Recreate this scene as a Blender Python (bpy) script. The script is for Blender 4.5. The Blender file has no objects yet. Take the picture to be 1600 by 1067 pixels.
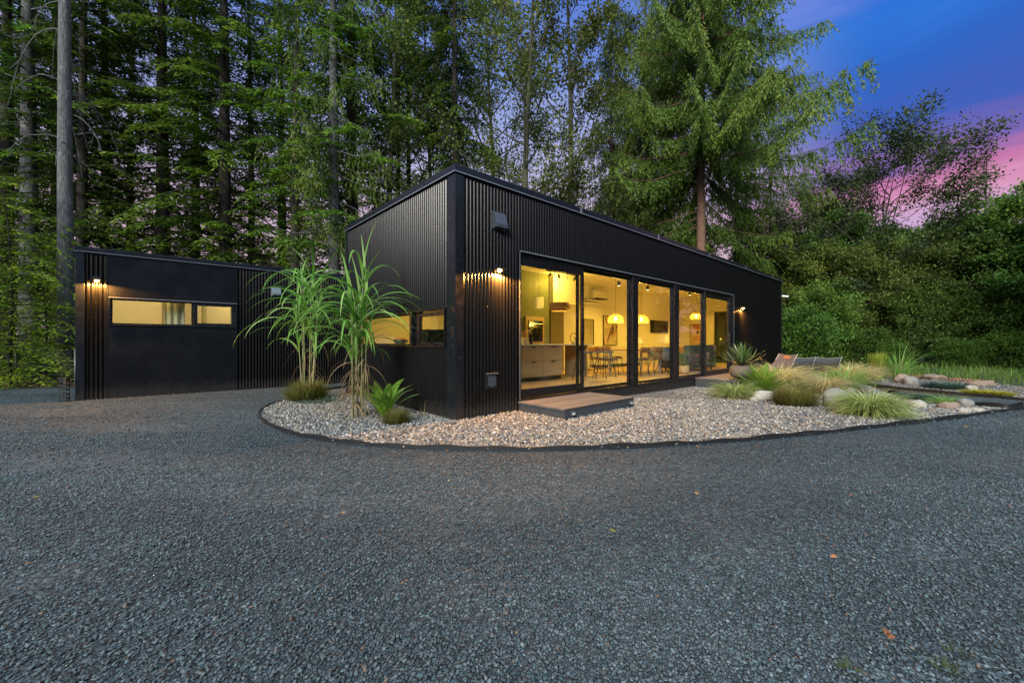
import bpy, math, random
import numpy as np
from mathutils import Vector, Matrix, noise
from mathutils.geometry import delaunay_2d_cdt
R = math.radians
random.seed(7)
SC = bpy.context.scene
COL = SC.collection

# ------------------------------------------------------------------ camera
HCAM = 1.2
FPX = 632.0
cam_d = bpy.data.cameras.new('camera')
cam = bpy.data.objects.new('camera', cam_d)
COL.objects.link(cam)
cam.location = (0, 0, HCAM)
cam.rotation_euler = (R(90), 0, 0)
cam_d.sensor_width = 36
cam_d.lens = FPX / 1600 * 36
cam_d.clip_start = 0.05
cam_d.clip_end = 2000
SC.camera = cam
# ------------------------------------------------------------------ exposure
SC.view_settings.view_transform = 'Standard'
SC.view_settings.look = 'None'
SC.view_settings.exposure = 0.0
SC.view_settings.gamma = 1
SC.cycles.use_denoising = True
SC.cycles.max_bounces = 8
SC.cycles.transparent_max_bounces = 16
SC.cycles.sample_clamp_indirect = 6
SC.cycles.caustics_reflective = False
SC.cycles.caustics_refractive = False
# ------------------------------------------------------------------ sun (very soft afterglow)
SUN_EL, SUN_AZ = 25.0, 199.0          # azimuth: clockwise from +Y; light comes from behind the camera, left
sd = bpy.data.lights.new('sun', 'SUN')
sd.energy = 4.3
sd.angle = R(22)
sd.color = (1.0, 0.96, 0.88)
sun = bpy.data.objects.new('sun', sd)
COL.objects.link(sun)
_d = Vector((math.sin(R(SUN_AZ)) * math.cos(R(SUN_EL)), math.cos(R(SUN_AZ)) * math.cos(R(SUN_EL)), math.sin(R(SUN_EL))))
sun.rotation_euler = _d.to_track_quat('Z', 'Y').to_euler()
# ------------------------------------------------------------------ world
W = bpy.data.worlds.new('World')
SC.world = W
W.use_nodes = True
nt = W.node_tree
nt.nodes.clear()


class NG:
    """tiny node graph helper"""
    def __init__(s, tree): s.t = tree
    def n(s, typ, **kw):
        nd = s.t.nodes.new(typ)
        for k, v in kw.items(): setattr(nd, k, v)
        return nd
    def link(s, a, b): s.t.links.new(a, b)
    def math(s, op, a, b=None, c=None, clamp=False):
        nd = s.n('ShaderNodeMath', operation=op, use_clamp=clamp)
        for i, x in enumerate((a, b, c)):
            if x is None: continue
            if isinstance(x, (int, float)): nd.inputs[i].default_value = x
            else: s.link(x, nd.inputs[i])
        return nd.outputs[0]
    def maprange(s, x, a, b, c=0.0, d=1.0, smooth=True):
        nd = s.n('ShaderNodeMapRange', interpolation_type='SMOOTHSTEP' if smooth else 'LINEAR')
        s.link(x, nd.inputs[0])
        for i, v in enumerate((a, b, c, d)): nd.inputs[i + 1].default_value = v
        return nd.outputs[0]
    def ramp(s, x, stops, interp='LINEAR'):
        nd = s.n('ShaderNodeValToRGB')
        cr = nd.color_ramp
        cr.interpolation = interp
        while len(cr.elements) < len(stops): cr.elements.new(0.5)
        for e, (p, c) in zip(cr.elements, stops):
            e.position = p
            e.color = (c[0], c[1], c[2], 1)
        s.link(x, nd.inputs[0])
        return nd.outputs[0]
    def mix(s, fac, a, b, blend='MIX'):
        nd = s.n('ShaderNodeMix', data_type='RGBA', blend_type=blend)
        for k, x in ((0, fac), (6, a), (7, b)):
            if isinstance(x, (int, float)): nd.inputs[k].default_value = x
            elif isinstance(x, (tuple, list)): nd.inputs[k].default_value = (x[0], x[1], x[2], 1)
            else: s.link(x, nd.inputs[k])
        return nd.outputs[2]
    def noise(s, vec, scale, detail=3, rough=0.5, dist=0.0):
        nd = s.n('ShaderNodeTexNoise')
        if vec is not None: s.link(vec, nd.inputs['Vector'])
        nd.inputs['Scale'].default_value = scale
        nd.inputs['Detail'].default_value = detail
        nd.inputs['Roughness'].default_value = rough
        nd.inputs['Distortion'].default_value = dist
        return nd.outputs[0]
    def voronoi(s, vec, scale, feature='F1', rand=1.0):
        nd = s.n('ShaderNodeTexVoronoi', feature=feature)
        if vec is not None: s.link(vec, nd.inputs['Vector'])
        nd.inputs['Scale'].default_value = scale
        nd.inputs['Randomness'].default_value = rand
        return nd
    def mapping(s, vec, scale=(1, 1, 1), rot=(0, 0, 0), loc=(0, 0, 0)):
        nd = s.n('ShaderNodeMapping')
        s.link(vec, nd.inputs[0])
        nd.inputs[1].default_value = loc
        nd.inputs[2].default_value = rot
        nd.inputs[3].default_value = scale
        return nd.outputs[0]


def srgb(r, g, b):
    f = lambda c: c / 12.92 if c <= 0.04045 else ((c + 0.055) / 1.055) ** 2.4
    return tuple(f(c / 255) for c in (r, g, b))


g = NG(nt)
tc = g.n('ShaderNodeTexCoord').outputs['Generated']
sep = g.n('ShaderNodeSeparateXYZ')
g.link(tc, sep.inputs[0])
dx, dy, dz = sep.outputs
wisp = g.noise(g.mapping(tc, scale=(1.2, 1.2, 6.0), rot=(0, R(9), 0)), 1.9, 5, 0.55, 0.4)
wisp2 = g.noise(g.mapping(tc, scale=(1.0, 1.0, 9.0), rot=(0, R(12), 0), loc=(3, 1, 2)), 3.0, 4, 0.6, 0.2)
el = g.math('ADD', dz, g.math('MULTIPLY', g.math('SUBTRACT', wisp, 0.5), 0.12))
wisp3 = g.noise(g.mapping(tc, scale=(1.0, 1.0, 5.0), rot=(0, R(14), 0), loc=(7, 1, 2)), 9.0, 6, 0.65, 0.3)
el = g.math('ADD', el, g.math('MULTIPLY', g.math('SUBTRACT', wisp2, 0.5), 0.07))
el = g.math('ADD', el, g.math('MULTIPLY', g.math('SUBTRACT', wisp3, 0.5), 0.022))
el = g.math('SUBTRACT', el, g.math('MULTIPLY', g.math('MAXIMUM', g.math('SUBTRACT', dx, 0.62), 0.0), 0.14))
right = g.ramp(el, [(0.0, srgb(220, 180, 205)), (0.19, srgb(208, 172, 214)), (0.225, srgb(222, 155, 192)), (0.270, srgb(202, 122, 172)),
                    (0.305, srgb(126, 104, 182)), (0.355, srgb(66, 98, 188)), (0.42, srgb(50, 102, 198)), (0.50, srgb(48, 118, 216)), (0.60, srgb(18, 100, 212)), (0.72, srgb(8, 88, 205))])
mid = g.ramp(el, [(0.0, srgb(240, 208, 212)), (0.26, srgb(218, 190, 215)), (0.36, srgb(190, 186, 222)), (0.46, srgb(160, 172, 226)), (0.58, srgb(118, 146, 224)), (0.72, srgb(70, 112, 210))])
azr = g.maprange(g.math('ARCTAN2', dx, dy), 0.38, 0.74)
front = g.mix(azr, mid, right)
glow = g.math('MULTIPLY', g.maprange(wisp, 0.45, 0.75), g.maprange(g.math('ABSOLUTE', g.math('SUBTRACT', g.math('ARCTAN2', dx, dy), 0.66)), 0.26, 0.0))
front = g.mix(g.math('MULTIPLY', glow, 0.5), front, srgb(150, 160, 232))
sky = g.n('ShaderNodeTexSky', sky_type='NISHITA', sun_disc=False)
sky.sun_elevation = R(SUN_EL)
sky.sun_rotation = R(SUN_AZ)
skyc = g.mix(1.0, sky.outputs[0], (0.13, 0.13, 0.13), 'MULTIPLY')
fill_sky = g.mix(0.72, skyc, (1.55, 1.95, 2.3))  # unseen sky made brighter than the visible part, added to light the scene
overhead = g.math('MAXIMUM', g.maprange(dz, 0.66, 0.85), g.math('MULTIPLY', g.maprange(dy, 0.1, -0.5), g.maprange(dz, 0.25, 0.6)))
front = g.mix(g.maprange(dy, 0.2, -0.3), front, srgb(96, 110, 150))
col = g.mix(overhead, front, fill_sky)
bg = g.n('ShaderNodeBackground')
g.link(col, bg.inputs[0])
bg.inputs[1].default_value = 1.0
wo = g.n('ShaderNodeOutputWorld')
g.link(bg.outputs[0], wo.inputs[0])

# ================================================================== materials
MATS = {}


def newmat(name):
    m = bpy.data.materials.new(name)
    m.use_nodes = True
    m.node_tree.nodes.clear()
    MATS[name] = m
    gg = NG(m.node_tree)
    out = gg.n('ShaderNodeOutputMaterial')
    p = gg.n('ShaderNodeBsdfPrincipled')
    gg.link(p.outputs[0], out.inputs[0])
    return m, gg, p, out


def pm(name, colr, rough=0.5, metal=0.0, var=0.12, nscale=8.0, bump=0.0, bscale=60.0, spec=0.5, coat=0.0, rvar=1):
    m, gg, p, out = newmat(name)
    ob = gg.n('ShaderNodeTexCoord').outputs['Object']
    nz = gg.noise(ob, nscale, 4, 0.6)
    c = gg.mix(nz, tuple(x * (1 - var) for x in colr), tuple(min(1, x * (1 + var)) for x in colr))
    gg.link(c, p.inputs['Base Color'])
    rr = gg.maprange(gg.noise(ob, nscale * 2.3, 3), 0.3, 0.7, max(0.02, rough - 0.06 * rvar), min(1, rough + 0.08 * rvar))
    gg.link(rr, p.inputs['Roughness'])
    p.inputs['Metallic'].default_value = metal
    p.inputs['Specular IOR Level'].default_value = spec
    p.inputs['Coat Weight'].default_value = coat
    if bump:
        b = gg.n('ShaderNodeBump')
        b.inputs['Strength'].default_value = bump
        b.inputs['Distance'].default_value = 0.01
        gg.link(gg.noise(ob, bscale, 4, 0.6), b.inputs['Height'])
        gg.link(b.outputs[0], p.inputs['Normal'])
    return m


def splash(m):
    """dried mud splashes and dust low on a wall"""
    gg = NG(m.node_tree)
    p = [n for n in m.node_tree.nodes if n.type == 'BSDF_PRINCIPLED'][0]
    src = p.inputs['Base Color'].links[0].from_socket
    ob = gg.n('ShaderNodeTexCoord').outputs['Object']
    se = gg.n('ShaderNodeSeparateXYZ')
    gg.link(ob, se.inputs[0])
    nz = gg.noise(ob, 14, 5, 0.7)
    low = gg.maprange(gg.math('ADD', se.outputs[2], gg.math('MULTIPLY', gg.math('SUBTRACT', nz, 0.5), 0.5)), 0.34, 0.02)
    st = gg.noise(gg.mapping(ob, scale=(3, 3, 0.35)), 3.0, 5, 0.65)
    f = gg.math('MAXIMUM', gg.math('MULTIPLY', low, 0.5), gg.maprange(st, 0.56, 0.8, 0, 0.16))
    gg.link(gg.mix(f, src, (0.040, 0.036, 0.032)), p.inputs['Base Color'])


def emat(name, colr, strength):
    m = bpy.data.materials.new(name)
    m.use_nodes = True
    m.node_tree.nodes.clear()
    gg = NG(m.node_tree)
    e = gg.n('ShaderNodeEmission')
    e.inputs[0].default_value = (*colr, 1)
    e.inputs[1].default_value = strength
    o = gg.n('ShaderNodeOutputMaterial')
    gg.link(e.outputs[0], o.inputs[0])
    MATS[name] = m
    return m


def glassmat(name, tint=(0.93, 0.95, 0.93), refl=1.0):
    m = bpy.data.materials.new(name)
    m.use_nodes = True
    m.node_tree.nodes.clear()
    gg = NG(m.node_tree)
    t = gg.n('ShaderNodeBsdfTransparent')
    t.inputs[0].default_value = (*tint, 1)
    gl = gg.n('ShaderNodeBsdfGlossy')
    gl.inputs['Roughness'].default_value = 0.0
    lwn = gg.n('ShaderNodeLayerWeight')
    lwn.inputs[0].default_value = 0.5
    schlick = gg.math('ADD', 0.045, gg.math('MULTIPLY', gg.math('POWER', lwn.outputs['Facing'], 5.0), 0.955))
    mx = gg.n('ShaderNodeMixShader')
    gg.link(gg.math('MULTIPLY', schlick, refl, clamp=True), mx.inputs[0])
    gg.link(t.outputs[0], mx.inputs[1])
    gg.link(gl.outputs[0], mx.inputs[2])
    o = gg.n('ShaderNodeOutputMaterial')
    gg.link(mx.outputs[0], o.inputs[0])
    MATS[name] = m
    return m


def leafmat(name, ramp, transl=0.35, rough=0.55, objvar=0.25):
    """foliage: colour per leaf from the face attribute rnd, with a shift per plant"""
    m, gg, p, out = newmat(name)
    at = gg.n('ShaderNodeAttribute', attribute_name='rnd')
    c = gg.ramp(at.outputs['Fac'], ramp)
    oi = gg.n('ShaderNodeObjectInfo').outputs['Random']
    hs = gg.n('ShaderNodeHueSaturation')
    gg.link(c, hs.inputs['Color'])
    gg.link(gg.maprange(oi, 0, 1, 1 - objvar, 1 + objvar, False), hs.inputs['Value'])
    gg.link(gg.maprange(gg.math('FRACT', gg.math('MULTIPLY', oi, 7.31)), 0, 1, 0.485, 0.515, False), hs.inputs['Hue'])
    gg.link(hs.outputs[0], p.inputs['Base Color'])
    p.inputs['Roughness'].default_value = rough
    p.inputs['Specular IOR Level'].default_value = 0.35
    tr = gg.n('ShaderNodeBsdfTranslucent')
    gg.link(hs.outputs[0], tr.inputs[0])
    mx = gg.n('ShaderNodeMixShader')
    mx.inputs[0].default_value = transl
    gg.link(p.outputs[0], mx.inputs[1])
    gg.link(tr.outputs[0], mx.inputs[2])
    gg.link(mx.outputs[0], out.inputs[0])
    return m


def stonemat(name, ramp, rough=0.75, patches=False):
    m, gg, p, out = newmat(name)
    at = gg.n('ShaderNodeAttribute', attribute_name='rnd')
    c = gg.ramp(at.outputs['Fac'], ramp)
    ob = gg.n('ShaderNodeTexCoord').outputs['Object']
    nz = gg.noise(ob, 90, 3, 0.6)
    c = gg.mix(1.0, c, gg.ramp(nz, [(0.3, (0.72, 0.72, 0.72)), (0.7, (1.2, 1.2, 1.2))]), 'MULTIPLY')
    if patches: c = dust(gg, ob, c)
    gg.link(c, p.inputs['Base Color'])
    p.inputs['Roughness'].default_value = rough
    return m


def dust(gg, ob, c):
    """worn tone changes of the driveway: dusty fines and darker fresh stone in long bands"""
    big = gg.noise(gg.mapping(ob, scale=(0.45, 1.0, 1), rot=(0, 0, 0.15)), 0.75, 5, 0.62, 0.7)
    c = gg.mix(gg.maprange(big, 0.52, 0.70, 0, 0.55), c, (0.082, 0.104, 0.112))
    big2 = gg.noise(gg.mapping(ob, scale=(0.35, 1.3, 1), rot=(0, 0, -0.2), loc=(4, 2, 0)), 0.45, 4, 0.6, 0.5)
    return gg.mix(1.0, c, gg.ramp(big2, [(0.3, (0.70, 0.72, 0.75)), (0.5, (1, 1, 1)), (0.7, (1.4, 1.38, 1.36))]), 'MULTIPLY')


G_RAMP = [(0.0, (0.020, 0.035, 0.044)), (0.35, (0.040, 0.065, 0.078)), (0.75, (0.070, 0.107, 0.124)), (0.95, (0.105, 0.150, 0.168)), (0.985, (0.15, 0.185, 0.205)), (0.995, (0.14, 0.10, 0.07))]
P_RAMP = [(0.0, (0.05, 0.055, 0.062)), (0.3, (0.13, 0.145, 0.155)), (0.55, (0.23, 0.235, 0.225)), (0.72, (0.28, 0.25, 0.18)), (0.84, (0.20, 0.15, 0.10)), (0.93, (0.38, 0.37, 0.33)), (1.0, (0.58, 0.56, 0.52))]
stonemat('gravel_stone', G_RAMP, 0.7, True)
stonemat('pebble_stone', P_RAMP, 0.62)


def gravelsheet(name, ramp, cell, base_dark, patches):
    m, gg, p, out = newmat(name)
    ob = gg.n('ShaderNodeTexCoord').outputs['Object']
    warp = gg.n('ShaderNodeVectorMath', operation='ADD')
    gg.link(ob, warp.inputs[0])
    nn = gg.n('ShaderNodeTexNoise')
    gg.link(ob, nn.inputs['Vector'])
    nn.inputs['Scale'].default_value = cell * 0.8
    sc = gg.n('ShaderNodeVectorMath', operation='SCALE')
    gg.link(nn.outputs['Color'], sc.inputs[0])
    sc.inputs['Scale'].default_value = 0.6 / cell
    gg.link(sc.outputs[0], warp.inputs[1])
    v = gg.voronoi(warp.outputs[0], cell)
    v2 = gg.voronoi(warp.outputs[0], cell, 'DISTANCE_TO_EDGE')
    s2 = gg.n('ShaderNodeSeparateColor')
    gg.link(v.outputs['Color'], s2.inputs[0])
    c = gg.ramp(s2.outputs[0], ramp)
    gap = gg.maprange(v2.outputs['Distance'], 0.0, 0.12)
    c = gg.mix(gap, base_dark, c)
    if patches:
        c = dust(gg, ob, c)
    gg.link(c, p.inputs['Base Color'])
    p.inputs['Roughness'].default_value = 0.85
    b = gg.n('ShaderNodeBump')
    b.inputs['Strength'].default_value = 0.9
    b.inputs['Distance'].default_value = 0.012
    h = gg.math('ADD', gg.math('MULTIPLY', s2.outputs[1], 0.6), gap)
    gg.link(h, b.inputs['Height'])
    gg.link(b.outputs[0], p.inputs['Normal'])
    return m


gravelsheet('driveway_gravel', G_RAMP, 52, (0.016, 0.020, 0.024), True)
gravelsheet('pebble_sheet', [(0.0, (0.10, 0.10, 0.10)), (0.5, (0.2, 0.19, 0.18)), (1.0, (0.3, 0.28, 0.25))], 30, (0.04, 0.035, 0.03), False)


def floor_mat():
    m, gg, p, out = newmat('forest_floor')
    ob = gg.n('ShaderNodeTexCoord').outputs['Object']
    n1 = gg.noise(ob, 0.6, 6, 0.65)
    n2 = gg.noise(ob, 9, 5, 0.7)
    c = gg.ramp(n1, [(0.35, (0.055, 0.035, 0.022)), (0.5, (0.045, 0.045, 0.018)), (0.65, (0.03, 0.06, 0.014))])
    c = gg.mix(1.0, c, gg.ramp(n2, [(0.3, (0.5, 0.5, 0.5)), (0.7, (1.6, 1.5, 1.4))]), 'MULTIPLY')
    gg.link(c, p.inputs['Base Color'])
    p.inputs['Roughness'].default_value = 0.95
    b = gg.n('ShaderNodeBump')
    b.inputs['Distance'].default_value = 0.05
    gg.link(n2, b.inputs['Height'])
    gg.link(b.outputs[0], p.inputs['Normal'])


floor_mat()
MT = lambda n: MATS[n]
_late = ('black_cladding', 'black_trim', 'black_panel')
pm('black_cladding', (0.0035, 0.0035, 0.0038), 0.25, 0.0, 0.25, 1.3, spec=0.27, rvar=0)
pm('black_trim', (0.007, 0.009, 0.013), 0.28, 0.0, 0.08, 3.0, spec=0.4)
pm('bright_edge', (0.20, 0.23, 0.27), 0.25, 0.3, 0.05)
pm('black_panel', (0.0045, 0.0055, 0.008), 0.35, 0, 0.35, 1.1, bump=0.05, spec=0.25)
pm('frame_black', (0.006, 0.006, 0.008), 0.3, 0, 0.08, 5)
pm('bolt_metal', (0.05, 0.055, 0.06), 0.35, 0.7)
pm('dark_metal', (0.012, 0.012, 0.014), 0.4, 0.0)
pm('vent_metal', (0.055, 0.065, 0.08), 0.4, 0.2)
pm('vent_grey', (0.13, 0.16, 0.20), 0.45, 0.1)
pm('roof_membrane', (0.02, 0.02, 0.022), 0.8)
pm('white_plaster', (0.80, 0.77, 0.68), 0.7, 0, 0.03, 2)
pm('white_paint', (0.75, 0.74, 0.71), 0.4, 0, 0.03)
pm('green_plaster', (0.16, 0.19, 0.10), 0.55, 0, 0.18, 3)
pm('olive_cabinet', (0.17, 0.14, 0.07), 0.5, 0, 0.12, 4)
pm('birch_cabinet', (0.50, 0.36, 0.20), 0.4, 0, 0.10, 3)
pm('counter_white', (0.80, 0.78, 0.72), 0.3)
pm('appliance_black', (0.015, 0.015, 0.015), 0.12)
pm('steel', (0.55, 0.55, 0.53), 0.25, 1.0)
pm('oak_wood', (0.38, 0.22, 0.11), 0.5, 0, 0.25, 9)
pm('chair_wood', (0.30, 0.13, 0.05), 0.45, 0, 0.2, 12)
pm('veneer', (0.55, 0.36, 0.18), 0.55, 0, 0.2, 6)
pm('grey_fabric', (0.16, 0.17, 0.22), 0.9, 0, 0.2, 30, bump=0.2, bscale=300)
pm('sofa_fabric', (0.045, 0.05, 0.055), 0.9, 0, 0.2, 20, bump=0.2, bscale=300)
pm('sling_fabric', (0.055, 0.06, 0.07), 0.85, 0, 0.15, 25, bump=0.3, bscale=200)
pm('rope_white', (0.30, 0.29, 0.28), 0.8)
pm('pillow_orange', (0.45, 0.16, 0.06), 0.9, 0, 0.3, 12)
pm('ceramic_white', (0.75, 0.72, 0.66), 0.35)
pm('pot_brown', (0.13, 0.105, 0.085), 0.7, 0, 0.4, 7, bump=0.3, bscale=30)
pm('soil', (0.03, 0.02, 0.014), 0.95)
pm('curtain_fabric', (0.42, 0.42, 0.28), 0.9, 0, 0.2, 3)
pm('plastic_white', (0.7, 0.7, 0.7), 0.4)
pm('tv_black', (0.012, 0.014, 0.013), 0.08)
pm('paper_cream', (0.62, 0.48, 0.36), 0.8, 0, 0.1)
pm('paint_terracotta', (0.45, 0.16, 0.06), 0.8, 0, 0.15)
pm('paint_pink', (0.58, 0.34, 0.25), 0.8)
pm('paint_black', (0.015, 0.012, 0.012), 0.8)
pm('edging_black', (0.010, 0.011, 0.013), 0.55, 0, 0.3, 6)
pm('wire', (0.18, 0.19, 0.19), 0.5, 0.5)
pm('deck_side', (0.035, 0.042, 0.05), 0.7, 0, 0.35, 4, bump=0.2)
pm('lens_clear', (0.5, 0.5, 0.5), 0.2)
pm('rock_pale', (0.36, 0.335, 0.28), 0.85, 0, 0.5, 9, bump=0.5, bscale=25)
pm('rock_grey', (0.21, 0.205, 0.19), 0.85, 0, 0.55, 8, bump=0.6, bscale=22)
pm('rock_brown', (0.235, 0.175, 0.135), 0.85, 0, 0.55, 8, bump=0.5, bscale=25)
pm('cane', (0.22, 0.23, 0.10), 0.6, 0, 0.35, 4)
for _n in _late: splash(MATS[_n])
glassmat('window_glass', (0.93, 0.95, 0.92), 1.15)
glassmat('mirror_glass', (0.1, 0.1, 0.1), 22)
emat('bulb_warm', (1.0, 0.55, 0.16), 55)
emat('lamp_glow', (1.0, 0.50, 0.13), 30)
emat('spot_glow', (1.0, 0.72, 0.35), 7)
emat('shade_glow', (1.0, 0.62, 0.12), 1.6)
emat('screen_green', (0.05, 0.25, 0.12), 0.5)


def plank_mat(name, c1, c2, axis, width, gap=0.035, rough=0.55):
    m, gg, p, out = newmat(name)
    ob = gg.n('ShaderNodeTexCoord').outputs['Object']
    se = gg.n('ShaderNodeSeparateXYZ')
    gg.link(ob, se.inputs[0])
    x = gg.math('DIVIDE', se.outputs[axis], width)
    fl = gg.math('FLOOR', x)
    fr = gg.math('SUBTRACT', x, fl)
    wn = gg.n('ShaderNodeTexWhiteNoise', noise_dimensions='1D')
    gg.link(fl, wn.inputs['W'])
    sc = [3.0, 3.0, 3.0]
    sc[1 - axis] = 1.0
    sc[axis] = 24.0
    grain = gg.noise(gg.mapping(ob, scale=tuple(sc)), 2.0, 5, 0.6, 0.3)
    f = gg.math('ADD', gg.math('MULTIPLY', wn.outputs['Value'], 0.5), gg.math('MULTIPLY', grain, 0.5))
    c = gg.mix(f, c1, c2)
    e = gg.math('LESS_THAN', fr, gap)
    c = gg.mix(e, c, tuple(v * 0.25 for v in c1))
    gg.link(c, p.inputs['Base Color'])
    p.inputs['Roughness'].default_value = rough
    b = gg.n('ShaderNodeBump')
    b.inputs['Strength'].default_value = 0.4
    b.inputs['Distance'].default_value = 0.004
    gg.link(gg.math('SUBTRACT', grain, gg.math('MULTIPLY', e, 3.0)), b.inputs['Height'])
    gg.link(b.outputs[0], p.inputs['Normal'])
    return m


plank_mat('floor_oak', (0.42, 0.27, 0.14), (0.62, 0.42, 0.23), 1, 0.16)
plank_mat('deck_boards', (0.070, 0.066, 0.066), (0.140, 0.132, 0.130), 1, 0.135, 0.05, 0.7)


def bark_mat(name, c1, c2, lich):
    m, gg, p, out = newmat(name)
    ob = gg.n('ShaderNodeTexCoord').outputs['Object']
    st = gg.mapping(ob, scale=(9, 9, 1.6))
    n1 = gg.noise(st, 3.2, 6, 0.7, 0.8)
    c = gg.ramp(n1, [(0.32, tuple(v * 0.35 for v in c1)), (0.5, c1), (0.68, c2)])
    n2 = gg.noise(ob, 5.5, 5, 0.7)
    c = gg.mix(gg.maprange(n2, 0.60, 0.66, 0, 0.8), c, lich)
    gg.link(c, p.inputs['Base Color'])
    p.inputs['Roughness'].default_value = 0.9
    b = gg.n('ShaderNodeBump')
    b.inputs['Strength'].default_value = 0.9
    b.inputs['Distance'].default_value = 0.03
    gg.link(n1, b.inputs['Height'])
    gg.link(b.outputs[0], p.inputs['Normal'])


bark_mat('bark_grey', (0.105, 0.105, 0.108), (0.20, 0.20, 0.208), (0.30, 0.30, 0.30))
bark_mat('bark_dark', (0.035, 0.028, 0.024), (0.07, 0.06, 0.052), (0.09, 0.10, 0.07))
bark_mat('bark_red', (0.17, 0.09, 0.058), (0.30, 0.185, 0.13), (0.24, 0.22, 0.18))
bark_mat('bark_alder', (0.055, 0.055, 0.03), (0.10, 0.105, 0.06), (0.20, 0.21, 0.16))

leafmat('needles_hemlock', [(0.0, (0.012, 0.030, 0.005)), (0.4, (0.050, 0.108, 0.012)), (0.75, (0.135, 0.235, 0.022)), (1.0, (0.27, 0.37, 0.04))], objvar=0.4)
leafmat('needles_bright', [(0.0, (0.07, 0.13, 0.008)), (0.5, (0.21, 0.32, 0.018)), (1.0, (0.38, 0.48, 0.04))], 0.4)
leafmat('needles_cedar', [(0.0, (0.032, 0.068, 0.010)), (0.45, (0.082, 0.152, 0.020)), (0.85, (0.15, 0.23, 0.030)), (1.0, (0.24, 0.27, 0.04))])
leafmat('leaves_alder', [(0.0, (0.05, 0.08, 0.015)), (0.5, (0.11, 0.16, 0.03)), (0.9, (0.18, 0.22, 0.04)), (1.0, (0.28, 0.22, 0.04))], 0.4)
leafmat('leaves_broad', [(0.0, (0.035, 0.075, 0.012)), (0.5, (0.09, 0.18, 0.026)), (0.9, (0.16, 0.27, 0.04)), (1.0, (0.26, 0.33, 0.06))], 0.4)
leafmat('leaves_backlit', [(0.0, (0.012, 0.022, 0.008)), (0.5, (0.035, 0.060, 0.016)), (1.0, (0.09, 0.12, 0.03))], 0.3)  # backlit silhouette tone of the leaning alder, put into the leaf colour
leafmat('leaves_shrub', [(0.0, (0.03, 0.075, 0.01)), (0.5, (0.085, 0.18, 0.022)), (1.0, (0.18, 0.30, 0.04))], 0.4)
leafmat('blade_green', [(0.0, (0.09, 0.22, 0.03)), (0.6, (0.22, 0.44, 0.07)), (1.0, (0.42, 0.58, 0.20))], 0.35, 0.45, 0.1)
leafmat('blade_dry', [(0.0, (0.16, 0.09, 0.045)), (0.5, (0.30, 0.19, 0.10)), (1.0, (0.45, 0.30, 0.18))], 0.3, 0.7, 0.1)
leafmat('blade_blonde', [(0.0, (0.32, 0.27, 0.10)), (0.5, (0.58, 0.50, 0.23)), (1.0, (0.80, 0.73, 0.42))], 0.35, 0.7, 0.1)
leafmat('blade_pale', [(0.0, (0.15, 0.23, 0.04)), (0.5, (0.32, 0.42, 0.11)), (1.0, (0.58, 0.64, 0.30))], 0.35, 0.6, 0.1)
leafmat('fern_green', [(0.0, (0.07, 0.17, 0.01)), (0.6, (0.17, 0.36, 0.025)), (1.0, (0.34, 0.52, 0.05))], 0.35, 0.5, 0.15)
leafmat('heather_leaf', [(0.0, (0.07, 0.085, 0.015)), (0.6, (0.15, 0.165, 0.03)), (0.9, (0.24, 0.20, 0.05)), (1.0, (0.30, 0.16, 0.08))], 0.2, 0.8, 0.15)
leafmat('juniper_blue', [(0.0, (0.02, 0.05, 0.04)), (1.0, (0.08, 0.15, 0.12))], 0.2, 0.7, 0.1)
leafmat('sedum_grey', [(0.0, (0.09, 0.14, 0.10)), (1.0, (0.20, 0.28, 0.20))], 0.2, 0.7, 0.1)
leafmat('juniper_gold', [(0.0, (0.14, 0.15, 0.008)), (1.0, (0.42, 0.40, 0.03))], 0.2, 0.7, 0.1)
leafmat('gold_conifer', [(0.0, (0.11, 0.15, 0.015)), (1.0, (0.34, 0.40, 0.05))], 0.2, 0.7, 0.1)
leafmat('yucca_leaf', [(0.0, (0.03, 0.075, 0.025)), (0.6, (0.08, 0.16, 0.05)), (1.0, (0.40, 0.42, 0.22))], 0.2, 0.4, 0.05)
leafmat('weed_leaf', [(0.0, (0.03, 0.05, 0.012)), (1.0, (0.10, 0.13, 0.04))], 0.2, 0.8, 0.05)
leafmat('meadow_grass', [(0.0, (0.05, 0.11, 0.018)), (0.6, (0.11, 0.21, 0.03)), (1.0, (0.25, 0.30, 0.07))], 0.3, 0.7, 0.05)
leafmat('fallen_brown', [(0.0, (0.25, 0.10, 0.04)), (1.0, (0.45, 0.24, 0.10))], 0.2, 0.7, 0.3)
leafmat('litter', [(0.0, (0.10, 0.05, 0.03)), (1.0, (0.22, 0.12, 0.07))], 0.1, 0.8, 0.05)


def art_mat():
    m, gg, p, out = newmat('abstract_art')
    ob = gg.n('ShaderNodeTexCoord').outputs['Object']
    n1 = gg.noise(gg.mapping(ob, scale=(3.2, 1, 2.0), loc=(2, 0, 5)), 1.1, 3, 0.5, 1.0)
    c = gg.ramp(n1, [(0.36, (0.10, 0.05, 0.03)), (0.45, (0.35, 0.2, 0.12)), (0.52, (0.62, 0.5, 0.36)), (0.6, (0.30, 0.28, 0.22)), (0.7, (0.60, 0.48, 0.34))])
    gg.link(c, p.inputs['Base Color'])


art_mat()

# ================================================================== mesh helpers


def obj(name, me, mat=None, parent=None, loc=None, rot=None):
    o = bpy.data.objects.new(name, me)
    COL.objects.link(o)
    if mat is not None:
        me.materials.append(MT(mat) if isinstance(mat, str) else mat)
    if parent is not None: o.parent = parent
    if loc is not None: o.location = loc
    if rot is not None: o.rotation_euler = rot
    return o


def tag(o, label=None, cat=None, group=None, kind=None):
    if label: o['label'] = label
    if cat: o['category'] = cat
    if group: o['group'] = group
    if kind: o['kind'] = kind
    return o


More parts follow.
